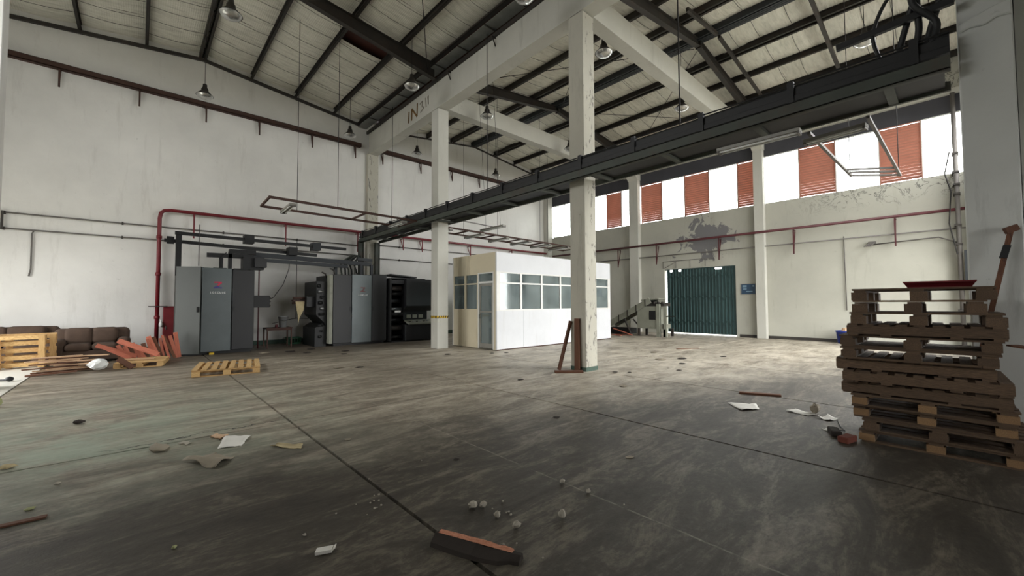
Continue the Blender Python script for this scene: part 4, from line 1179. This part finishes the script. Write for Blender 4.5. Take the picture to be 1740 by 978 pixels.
# blue bin at the foot of the window wall
t = thing('plastic_crate', 'blue plastic bin on the floor against the window wall behind the pallets', 'bin', (19.0, 2.8, 0))
MB().lathe([(0, 0), (0.2, 0), (0.25, 0.42), (0.27, 0.42), (0.27, 0.46), (0.24, 0.46), (0.19, 0.02), (0, 0.02)], (18.95, 2.75, 0), 14).build('bin_body', M['blue'], t, smooth=True)
MB().lathe([(0, 0.0), (0.14, 0.02), (0.1, 0.2), (0, 0.22)], (18.95, 2.72, 0.36), 10).build('contents', M['wood_pale'], t)
# ============================================================ PALLETS
def board_mesh(mat): return MB().box(-0.5, 0.5, -0.5, 0.5, -0.5, 0.5).mesh('board', mat)
BM = {k: board_mesh(M[k]) for k in ('pallet_old', 'pallet_new', 'wood_red', 'wood_pale', 'wood_brown', 'pallet_mid')}
def make_pallet(label, wood_, kind='block', L=1.18, W=1.0, Hh=0.126, bottom=True, n_top=7, seed=1, group='wooden pallets in the tall stack', miss=(), block=None):
    """L along y (the face the camera sees), W along x; origin at centre of the base"""
    q = random.Random(seed)
    t_ = thing('wooden_pallet', label, 'pallet', (0, 0, 0), group)
    me = BM[wood_]
    mb_ = BM[block or wood_]
    tk = 0.018
    jit = lambda a: q.uniform(-a, a)
    # top deck boards run along x or y
    if kind == 'block':
        for k in range(n_top):
            if k in miss: continue
            x = -W/2 + 0.05 + (W-0.1)*k/(n_top-1)
            inst('deck_board', me, t_, (x, jit(.004), Hh-tk/2), (0, 0, jit(.01)), (0.098, L+jit(.01), tk))
        for y in (-L/2+0.07, 0, L/2-0.07):
            inst('stringer_board', me, t_, (0, y, Hh-tk*1.5-0.001), (0, 0, jit(.005)), (W, 0.1, tk))
            for x in (-W/2+0.07, 0, W/2-0.07):
                inst('block', mb_, t_, (x, y+jit(.012), (Hh-2*tk)/2+(tk/2 if bottom else 0)-0.001), (0, 0, jit(.05)), (0.135, 0.13, Hh-2*tk-(tk if bottom else 0)-0.002))
        if bottom:
            for y in (-L/2+0.07, 0, L/2-0.07):
                inst('bottom_board', me, t_, (0, y, tk/2), (0, 0, jit(.006)), (W, 0.1, tk))
            inst('bottom_board', me, t_, (-W/2+0.05, 0, tk/2), (0, 0, 0), (0.09, L-0.24, tk))
    else:                                        # stringer pallet: solid long sides
        for k in range(n_top+2):
            y = -L/2 + 0.05 + (L-0.1)*k/(n_top+1)
            inst('deck_board', me, t_, (jit(.004), y, Hh-tk/2), (0, 0, jit(.01)), (W, 0.085, tk))
        for x in (-W/2+0.02, 0, W/2-0.02):
            inst('stringer', me, t_, (x, 0, Hh/2), (0, 0, jit(.004)), (0.04, L, Hh-2*tk-0.002))
        if bottom:
            for y in (-L/2+0.05, -0.25, 0.25, L/2-0.05):
                inst('bottom_board', me, t_, (0, y, tk/2), (0, 0, jit(.008)), (W, 0.085, tk))
    return t_
ordinal = ['bottom', 'second', 'third', 'fourth', 'fifth', 'sixth', 'seventh', 'eighth', 'ninth', 'tenth', 'eleventh', 'twelfth', 'top']
# y range per level, measured; kind; wood
levels = [(0.74, -0.42, 'block'), (0.72, -0.44, 'block'), (0.80, -0.37, 'block'), (0.81, -0.36, 'block'),
          (0.88, -0.34, 'stringer'), (0.88, -0.33, 'stringer'), (0.93, -0.24, 'stringer'),
          (0.88, -0.27, 'block'), (0.89, -0.30, 'block'), (0.83, -0.31, 'stringer'),
          (0.80, -0.31, 'block'), (0.77, -0.20, 'block'), (0.77, -0.27, 'block')]
z = 0.0
PX0 = 5.78
for i, (ya_, yb_, kind) in enumerate(levels):
    L = ya_-yb_
    extra = {0: 'bottom pallet of the tall stack, resting on the floor', 12: 'top pallet of the tall stack, under the red tray',
             4: 'fifth pallet from the floor in the tall stack, solid sided', 5: 'sixth pallet from the floor in the tall stack, solid sided',
             6: 'seventh pallet from the floor in the tall stack, jutting out left', 9: 'tenth pallet from the floor, solid sided, under the three open ones'}
    lab = extra.get(i, 'brown wooden pallet, %s from the floor in the tall stack' % ordinal[i])
    p_ = make_pallet(lab, 'pallet_old', kind, L=L, W=1.02, Hh=0.1262, bottom=i not in (10, 11, 12), seed=20+i, block='pallet_mid' if i in (0, 2, 3) else None)
    q = random.Random(50+i)
    p_.location = (PX0+0.51+q.uniform(-0.02, 0.04), (ya_+yb_)/2, z)
    p_.rotation_euler = (0, 0, q.uniform(-0.025, 0.025))
    z += 0.1265
STACK_TOP = z
t = thing('red_tray', 'flat dark red tray lying on top of the tall pallet stack', 'tray', (6.3, 0.1, STACK_TOP))
m = MB().box(6.0, 6.7, -0.12, 0.34, STACK_TOP, STACK_TOP+0.01)
m.add([(6.0,-.12,STACK_TOP+.01),(6.7,-.12,STACK_TOP+.01),(6.7,.34,STACK_TOP+.01),(6.0,.34,STACK_TOP+.01),(5.97,-.15,STACK_TOP+.06),(6.73,-.15,STACK_TOP+.06),(6.73,.37,STACK_TOP+.06),(5.97,.37,STACK_TOP+.06)],
      [(0,1,5,4),(1,2,6,5),(2,3,7,6),(3,0,4,7),(4,5,1,0),(5,6,2,1),(6,7,3,2),(7,4,0,3)])
m.build('tray_body', M['red_lid'], t)
bar('rim', M['red_lid'], (5.965, -0.15, STACK_TOP+.06), (5.965, 0.37, STACK_TOP+.06), 0.02, 0.015, t)
# loose plank on the ninth level, block of white rubble between top pallets
tag(MB().bar((5.9, -0.34, 1.10), (5.72, -0.52, 1.075), 0.10, 0.015).build('loose_plank', M['wood_brown']), 'dark plank sticking out to the right from the middle of the pallet stack', 'plank')
# pale pallets
t_ = make_pallet('pale pallet lying flat on the floor in front of the first press', 'pallet_new', 'block', L=1.45, W=1.2, Hh=0.15, seed=4, group='pale pallets on the left', n_top=8)
t_.location, t_.rotation_euler = (1.56, 11.25, 0.0), (0, 0, R(-10))
t_ = make_pallet('pale pallet lying flat under the heap of red boards', 'pallet_new', 'block', L=0.9, W=1.15, Hh=0.13, seed=5, group='pale pallets on the left', n_top=8)
t_.location, t_.rotation_euler = (0.14, 13.86, 0.0), (0, 0, R(82))
for i, (x, y, dz, a, lab) in enumerate(((-2.35, 14.85, 0.0, 2, 'pale pallet standing on edge in front of the brown sofa at far left'), (-2.2, 15.1, 0.0, 3, 'pale pallet on edge just behind another, before the far left sofa'))):
    t_ = make_pallet(lab, 'pallet_new', 'block', L=1.5, W=0.8, Hh=0.14, seed=8+i, group='pale pallets on the left', n_top=5)
    t_.location, t_.rotation_euler = (x, y, 0.405), (R(0), R(78), R(90+a))

# ============================================================ SOFAS
def sofa(x0, x1, y0, y1, lab, hb, seats):
    t_ = thing('sofa', lab, 'sofa', ((x0+x1)/2, (y0+y1)/2, 0))
    def soft(name, a, b, c, d, e, f, bv=0.09):
        o = MB().box(a, b, c, d, e, f).build(name, M['sofa'], t_)
        md = o.modifiers.new('bevel', 'BEVEL'); md.width, md.segments = bv, 4
        o.data.polygons.foreach_set('use_smooth', [True]*6)
        return o
    soft('base', x0+0.05, x1-0.05, y0+0.06, y1, 0.05, 0.32, 0.03)
    soft('backrest', x0+0.02, x1-0.02, y1-0.3, y1, 0.25, hb, 0.12)
    w_ = (x1-x0-0.5)/seats
    for k in range(seats):
        soft('seat_cushion', x0+0.25+w_*k+0.005, x0+0.25+w_*(k+1)-0.005, y0, y1-0.28, 0.30, 0.50)
        soft('back_cushion', x0+0.22+w_*k+0.005, x0+0.22+w_*(k+1)+0.03, y1-0.46, y1-0.2, 0.45, hb+0.02, 0.11)
    for a in (x0, x1-0.27): soft('arm', a, a+0.27, y0+0.02, y1-0.05, 0.06, 0.62, 0.11)
sofa(-4.1, -1.55, 16.2, 17.15, 'long brown fabric sofa against the back wall at far left', 0.93, 3)
sofa(-1.62, -0.12, 15.35, 16.25, 'brown fabric two-seat sofa behind the heap of broken boards', 0.88, 2)

# ============================================================ BROKEN WOOD
def plank(p, q_, w_, h_, mat, label, group, name='broken_board', upv=(0, 0, 1)):
    p, q_ = Vector(p), Vector(q_)
    c, d = (p+q_)/2, q_-p
    L = d.length
    d.normalize()
    u = Vector(upv)
    if abs(d.dot(u)) > 0.97: u = Vector((0, 1, 0))
    a = d.cross(u).normalized(); b = a.cross(d)
    o = bpy.data.objects.new(name, BM[mat])
    COL.objects.link(o)
    o.matrix_world = Matrix(((d.x*L, a.x*w_, b.x*h_, c.x), (d.y*L, a.y*w_, b.y*h_, c.y), (d.z*L, a.z*w_, b.z*h_, c.z), (0, 0, 0, 1)))
    return tag(o, label, 'board', group)
q = random.Random(11)
G1, L1 = 'red boards leaning beside the first press', 'reddish broken board standing among others left of the first press'
for k in range(15):
    x = -0.30+0.083*k
    y = 14.5+0.036*k
    h = 0.40+0.34*(k/14)+q.uniform(-0.08, 0.06)
    lean = 0.16+0.07*math.sin(1.7*k)
    plank((x+lean*0.5, y, 0.015), (x-lean*0.6, y+0.02, h), 0.085+q.uniform(-.03, .02), 0.02, 'wood_red' if k % 3 else 'wood_brown', L1, G1, upv=(0.25*math.sin(2*k), -1, 0.1))
G2 = 'red boards lying on the heap'
plank((-0.72, 14.22, 0.52), (0.02, 14.1, 0.20), 0.11, 0.025, 'wood_red', 'red board sloping down at the left end of the red heap', G2, upv=(0, -1, 1))
plank((-0.6, 14.15, 0.48), (-0.1, 14.02, 0.17), 0.10, 0.025, 'wood_red', 'second red board sloping beside the leftmost one on the heap', G2, upv=(0, -1, 1))
plank((-0.33, 14.05, 0.62), (0.42, 13.75, 0.24), 0.12, 0.028, 'wood_red', 'long bright red board lying diagonally across the front of the heap', G2, upv=(0, -1, 0.6))
plank((-0.30, 13.36, 0.24), (-0.05, 13.2, 0.02), 0.12, 0.03, 'wood_brown', 'brown board end leaning on the flat pale pallet', G2, upv=(0, -1, 0.7))
plank((-0.3, 13.85, 0.17), (0.35, 13.7, 0.16), 0.09, 0.025, 'wood_pale', 'pale strip lying on the flat pallet below the red heap', G2)
G3, L3 = 'pale broken boards left of the flat pallet', 'pale broken board in the low pile at the left'
for k in range(16):
    x, y = -1.1+q.uniform(-0.28, 0.2), 13.62+q.uniform(-0.16, 0.24)
    a = q.uniform(-0.13, 0.10)
    ll = q.uniform(0.32, 0.5)
    plank((x-ll, y-a, 0.0125+0.0228*k), (x+ll, y+a, 0.0125+0.0228*k), 0.10, 0.022, 'wood_pale' if k % 4 != 1 else 'wood_brown', L3, G3)
plank((-1.70, 13.25, 0.02), (-0.95, 13.18, 0.05), 0.09, 0.03, 'wood_brown', 'dark board end sticking out at the front of the low pile', G3)
t = thing('plastic_bag', 'crumpled white plastic bag between the broken boards', 'bag', (-0.55, 13.9, 0.15))
m = MB()
vs, fs = [], []
for i in range(7):
    for k in range(10):
        th_, ph = 2*math.pi*k/10, math.pi*i/6
        r_ = 0.16*(1+0.25*math.sin(5*th_+3*ph)*math.sin(ph))
        vs.append((-0.62+r_*math.sin(ph)*math.cos(th_), 13.2+r_*math.sin(ph)*math.sin(th_), 0.16-0.13*math.cos(ph)))
for i in range(6):
    for k in range(10): fs.append((i*10+k, i*10+(k+1) % 10, (i+1)*10+(k+1) % 10, (i+1)*10+k))
m.add(vs, fs).build('bag_body', M['white_print'], t)

# planks at the middle column
plank((6.95, 6.02, 0.02), (7.225, 5.90, 1.10), 0.07, 0.05, 'wood_brown', 'thin brown batten leaning on the middle column', 'planks at the middle column', 'leaning_plank', upv=(0, -1, 0.2))
plank((7.20, 5.70, 0.0), (7.23, 5.72, 1.16), 0.13, 0.05, 'wood_brown', 'dark upright plank standing against the middle column', 'planks at the middle column', 'leaning_plank', upv=(-1, 0, 0))
plank((6.70, 5.93, 0.022), (7.14, 5.50, 0.022), 0.16, 0.04, 'wood_brown', 'dark board lying flat at the foot of the middle column', 'planks at the middle column', 'floor_board')
t = thing('leaning_pole', 'long brown timber pole leaning in the corner behind the pallet stack', 'pole', (7.05, -0.2, 0))
bar('shaft', M['wood_brown'], (6.86, 0.0, 0.0), (7.10, -0.45, 2.33), 0.035, 0.045, t, upv=(0, 1, 0))
bar('cross_end', M['wood_brown'], (7.08, -0.40, 2.28), (7.12, -0.49, 2.32), 0.05, 0.07, t)
bar('grip', M['black'], (7.06, -0.375, 1.98), (7.08, -0.41, 2.12), 0.05, 0.06, t, upv=(0, 1, 0))

# ============================================================ FLOOR DEBRIS
def rock(x, y, r_, seed, mat, label, cat='stone', group=None, flat=0.7, name='rubble_stone'):
    g = random.Random(seed)
    n1, n2 = 6, 8
    vs, fs = [], []
    for i in range(n1):
        ph = math.pi*i/(n1-1)
        for k in range(n2):
            th_ = 2*math.pi*k/n2
            rr = r_*(1+g.uniform(-0.22, 0.22))
            vs.append((rr*math.sin(ph)*math.cos(th_), rr*math.sin(ph)*math.sin(th_)*0.8, -rr*math.cos(ph)*flat))
    zmin = min(v[2] for v in vs)
    vs = [(x+a, y+b, c-zmin) for a, b, c in vs]
    for i in range(n1-1):
        for k in range(n2): fs.append((i*n2+k, i*n2+(k+1) % n2, (i+1)*n2+(k+1) % n2, (i+1)*n2+k))
    return tag(MB().add(vs, fs).build(name, mat), label, cat, group)
GS = 'pale stones on the floor'
rock(1.85, 2.45, 0.045, 1, M['stone'], 'crumbly pale stone behind the split wood chunk, farthest left', group=GS, flat=0.5)
rock(1.91, 2.40, 0.03, 21, M['stone'], 'small pale stone touching the crumbly one behind the wood chunk', group=GS)
rock(1.89, 2.22, 0.028, 2, M['stone'], 'small pale stone in the middle behind the split wood chunk', group=GS)
rock(1.90, 2.03, 0.03, 3, M['stone'], 'small pale stone closest behind the split wood chunk', group=GS)
rock(2.21, 1.90, 0.03, 4, M['stone'], 'largest white stone to the right of the wood chunk', group=GS, flat=0.95)
rock(2.64, 2.26, 0.024, 5, M['stone'], 'white pebble farthest right of the wood chunk', group=GS)
rock(2.66, 2.01, 0.022, 6, M['stone'], 'white pebble near the thin scratch on the floor', group=GS)
GP, LP = 'tiny pale crumbs on the floor', 'tiny pale crumb of rubble on the dark floor'
g = random.Random(9)
for k in range(26):
    x, y = (1.35+g.gauss(0, .12), 3.05+g.gauss(0, .12)) if k < 10 else ((1.95+g.gauss(0, .12), 2.25+g.gauss(0, .12)) if k < 18 else (g.uniform(0.2, 2.8), g.uniform(1.6, 3.6)))
    rock(x, y, g.uniform(0.005, 0.011), 100+k, M['stone'], *(('tiny pale crumb beside the long floor joint left of the wood chunk', 'crumb', 'crumbs at the long joint') if k < 10 else ('tiny pale crumb among the pale stones behind the wood chunk', 'crumb', 'crumbs among the stones') if k < 18 else ('tiny lone pale crumb on the dark foreground floor', 'crumb', 'lone crumbs in the foreground')), name='rubble_crumb')
rock(0.83, 2.9, 0.012, 31, M['stone'], 'small pale chip left of the white carton', 'chip', name='rubble_chip')
rock(0.20, 3.3, 0.014, 32, M['leaf'], 'small yellow chip on the dark floor at left', 'chip', name='rubble_chip')
rock(-0.55, 4.65, 0.03, 33, M['leaf'], 'yellowish crumpled leaf near the left edge', 'leaf', flat=0.3, name='dry_leaf')
rock(-0.46, 5.15, 0.022, 34, M['stone'], 'white chip near the left edge of the floor', 'chip', flat=0.4, name='rubble_chip')
rock(-0.85, 5.95, 0.06, 35, M['cloth'], 'yellow rag scrap at the left edge of the floor', 'rag', flat=0.3, name='rag_scrap')
rock(-1.50, 9.6, 0.07, 36, M['leaf'], 'pale green weed clump at the far left edge', 'weed', flat=0.9, name='weed_clump')
rock(-0.52, 7.55, 0.06, 37, M['dark_bit'], 'dark lump on the greenish floor at left', 'debris', flat=0.4, name='dark_lump')
GD, LD = 'dark scraps on the floor', 'small dark scrap on the concrete floor'
for k, (x, y, s) in enumerate(((6.49, 4.09, .09), (7.67, 5.05, .07), (7.85, 4.8, .06), (3.56, 2.19, .045), (5.58, 5.83, .07), (6.78, 10.2, .10), (3.51, 9.87, .12), (3.9, 9.6, .10), (8.9, 4.2, .07), (10.2, 5.3, .16), (10.8, 5.0, .14), (9.9, 4.6, .1), (11.5, 6.2, .12), (12.0, 4.4, .1), (4.6, 12.5, .1), (5.2, 12.1, .1), (2.3, 3.3, .03), (4.1, 3.6, .05), (1.75, 4.6, .04), (4.9, 13.2, .12), (3.9, 13.6, .13), (6.2, 12.9, .12), (7.9, 9.5, .08), (8.3, 9.3, .08), (2.9, 14.4, .14), (3.6, 14.3, .16), (4.3, 14.6, .15))):
    rock(x, y, s, 200+k, M['dark_bit'] if k % 3 else M['card'], *(('small dark scrap on the pale floor right of the middle column', 'debris', 'dark scraps right of the middle column') if x > 7.6 and y < 8 else ('small dark scrap on the floor in front of the presses and cabin', 'debris', 'dark scraps before the presses') if y > 9 else ('small dark scrap on the floor between the foreground joints', 'debris', 'dark scraps in the foreground')), flat=0.10, name='dark_scrap')
plank((12.9, 6.15, 0.012), (13.6, 5.75, 0.012), 0.07, 0.02, 'wood_brown', 'short brown strip on the floor in front of the green gate', None, 'floor_strip')
plank((7.36, 2.46, 0.016), (7.6, 1.93, 0.016), 0.09, 0.03, 'wood_brown', 'dark flat plank on the bright floor left of the pallet stack', None, 'floor_plank')
plank((-0.75, 4.42, 0.01), (-0.44, 4.40, 0.01), 0.05, 0.012, 'wood_brown', 'thin dark stick lying at the left edge of the floor', None, 'floor_stick')
t = thing('rubber_mallet', 'black stick with a round knob lying by the left column', 'stick', (-1.9, 12.75, 0))
tube('stick', M['black'], [(-2.3, 12.95, 0.03), (-1.86, 12.72, 0.03)], 0.02, t, 6)
MB().lathe([(0, -0.05), (0.05, -0.03), (0.06, 0.0), (0.05, 0.03), (0, 0.05)], (-1.83, 12.70, 0.05), 10).build('knob', M['black'], t, smooth=True)

def sheet(name, corners, mat, label, cat, seed, amp=0.02, thick=0.004, n=8):
    """crumpled sheet spanned by four floor corners"""
    g = random.Random(seed)
    ph = [g.uniform(0, 6) for _ in range(4)]
    fr = [g.uniform(3, 7) for _ in range(4)]
    top = []
    for j in range(n+1):
        for i in range(n+1):
            u, v = i/n, j/n
            a = Vector(corners[0]).lerp(Vector(corners[1]), u)
            b = Vector(corners[3]).lerp(Vector(corners[2]), u)
            p = a.lerp(b, v)
            edge = 0.15*(g.random()-0.5)/n if i in (0, n) or j in (0, n) else 0
            zz = amp*(1+0.5*math.sin(fr[0]*u+ph[0])+0.5*math.sin(fr[1]*v+ph[1])+0.4*math.sin(fr[2]*(u+v)+ph[2]) + 0.3*g.uniform(-1, 1))
            top.append((p.x+edge, p.y+edge, thick+max(0.0, zz)))
    k = len(top)
    vs = top + [(x, y, z-thick) for x, y, z in top]
    fs = []
    for j in range(n):
        for i in range(n):
            a = j*(n+1)+i
            fs.append((a, a+1, a+n+2, a+n+1))
            fs.append((k+a+n+1, k+a+n+2, k+a+1, k+a))
    bd = [i for i in range(n+1)] + [j*(n+1)+n for j in range(1, n+1)] + [n*(n+1)+i for i in range(n-1, -1, -1)] + [j*(n+1) for j in range(n-1, 0, -1)]
    for a, b in zip(bd, bd[1:]+bd[:1]): fs.append((b, a, k+a, k+b))
    return tag(MB().add(vs, fs).build(name, mat, smooth=True), label, cat)
sheet('floor_paper', [(0.65, 5.23, 0), (0.85, 5.18, 0), (0.98, 5.48, 0), (0.77, 5.66, 0)], M['paper'], 'folded whitish paper sheet beside the floor crack', 'paper', 1, 0.012)
sheet('floor_card', [(0.34, 5.02, 0), (0.56, 4.62, 0), (0.74, 4.85, 0), (0.52, 5.05, 0)], M['card'], 'crumpled grey cardboard sheet on the dark floor', 'cardboard', 2, 0.03)
sheet('floor_card', [(1.06, 4.90, 0), (1.28, 4.63, 0), (1.33, 4.74, 0), (1.14, 4.96, 0)], M['cloth'], 'curled tan scrap left of the long floor joint', 'scrap', 3, 0.014)
sheet('floor_tile', [(0.11, 5.60, 0), (0.22, 5.50, 0), (0.30, 5.68, 0), (0.17, 5.82, 0)], M['card'], 'flat brown fragment at the edge of the painted green sheen', 'fragment', 4, 0.012, 0.02, 4)
sheet('floor_tile', [(0.63, 5.72, 0), (0.72, 5.58, 0), (0.80, 5.70, 0), (0.70, 5.80, 0)], M['wood_pale'], 'small tan fragment behind the whitish paper sheet', 'fragment', 5, 0.006, 0.015, 4)
sheet('floor_tile', [(0.36, 5.74, 0), (0.42, 5.60, 0), (0.46, 5.66, 0), (0.41, 5.76, 0)], M['stone'], 'small pale flake left of the whitish paper sheet', 'fragment', 6, 0.004, 0.008, 4)
sheet('floor_paper', [(6.50, 2.34, 0), (6.20, 2.05, 0), (6.45, 1.90, 0), (6.72, 2.02, 0)], M['paper'], 'white paper sheet on the bright floor before the dark plank', 'paper', 7, 0.010)
sheet('floor_paper', [(6.62, 1.62, 0), (6.55, 1.36, 0), (6.70, 1.30, 0), (6.78, 1.55, 0)], M['paper'], 'white paper strip left of the crumpled wrapper', 'paper', 8, 0.01)
sheet('floor_paper', [(6.52, 1.25, 0), (6.44, 1.12, 0), (6.62, 1.04, 0), (6.72, 1.18, 0)], M['paper'], 'white paper scrap under the crumpled wrapper', 'paper', 9, 0.015)
rock(6.76, 1.32, 0.075, 41, M['card'], 'crumpled brown wrapper on the papers near the pallet stack', 'wrapper', flat=0.8, name='crumpled_wrapper')
sheet('floor_paper', [(6.0, 1.12, 0), (5.86, 0.98, 0), (5.98, 0.92, 0), (6.12, 1.03, 0)], M['paper'], 'pale paper scrap beside the broken bricks', 'paper', 10, 0.006)
GB = 'broken bricks by the pallets'
for k, (x, y, a, lab) in enumerate(((5.86, 0.97, 20, 'dark broken brick left of the pallet stack'), (5.66, 0.83, -15, 'red brick at the corner of the pallet stack'))):
    o = MB().box(-0.1, 0.1, -0.05, 0.05, 0, 0.065).build('broken_brick', M['brick' if k else 'dark_bit'], bevel=0.008)
    o.location, o.rotation_euler = (x, y, 0), (0, 0, R(a))
    tag(o, lab, 'brick', GB)
tube_ = tube('floor_wire', M['wire'], [(6.55, 1.05, 0.006), (6.25, 0.98, 0.01), (6.0, 0.9, 0.03), (5.9, 0.92, 0.05)], 0.006, None, 6)
tag(tube_, 'thin black wire running from the papers to the broken bricks', 'wire')
# white carton
t = thing('small_carton', 'small white carton lying on the dark floor in the foreground', 'carton', (0.86, 2.62, 0))
o = MB().bar((0.825, 2.65, 0.012), (0.905, 2.60, 0.02), 0.05, 0.018).build('carton_body', M['paper'], t)
bar('flap', M['paper'], (0.905, 2.60, 0.022), (0.92, 2.592, 0.034), 0.05, 0.003, t)
# split wood chunk in the foreground
t = thing('wood_chunk', 'split chunk of dark wood with an orange torn face in the foreground', 'wood chunk', (1.58, 2.0, 0))
g = random.Random(5)
A, B = Vector((1.44, 2.28, 0)), Vector((1.69, 1.76, 0))
d = (B-A).normalized(); s_ = Vector((d.y, -d.x, 0))
n = 10
rows = []
for i in range(n+1):
    u = i/n
    c = A.lerp(B, u)
    wdt = 0.11*(0.75+0.25*math.sin(math.pi*u)) * (1 if u < 0.9 else 0.7)
    hgt = 0.055*(1-0.35*u)+g.uniform(-.004, .004)
    rows.append([c - s_*0.02, c + s_*wdt, c + s_*wdt*0.9+Vector((0, 0, hgt*0.45)), c + s_*0.02+Vector((0, 0, hgt)), c - s_*0.012+Vector((0, 0, hgt*0.9))])
vs = [p for r_ in rows for p in r_]
fs = []
for i in range(n):
    for k in range(5): fs.append((i*5+k, (i+1)*5+k, (i+1)*5+(k+1) % 5, i*5+(k+1) % 5))
fs += [(0, 1, 2, 3, 4), tuple(n*5+k for k in (4, 3, 2, 1, 0))]
MB().add(vs, fs).build('bark_body', M['dark_bit'], t)
rows = []
for i in range(n+1):
    u = i/n*0.86
    c = A.lerp(B, 0.04+u)
    hgt = 0.055*(1-0.35*u)+0.004
    w_ = 0.055*(1-0.75*u)+g.uniform(-.006, .006)
    rows.append([c + s_*0.02+Vector((0, 0, hgt)), c - s_*0.012+Vector((0, 0, hgt+0.003+g.uniform(0, .008))), c - s_*(0.012+w_)+Vector((0, 0, hgt*0.55+g.uniform(-.004, .006))), c-s_*0.012+Vector((0, 0, hgt*0.5))])
vs = [p for r_ in rows for p in r_]
fs = []
for i in range(n):
    for k in range(4): fs.append((i*4+k, (i+1)*4+k, (i+1)*4+(k+1) % 4, i*4+(k+1) % 4))
fs += [(0, 1, 2, 3), tuple(n*4+k for k in (3, 2, 1, 0))]
MB().add(vs, fs).build('torn_face', M['chunk_face'], t)
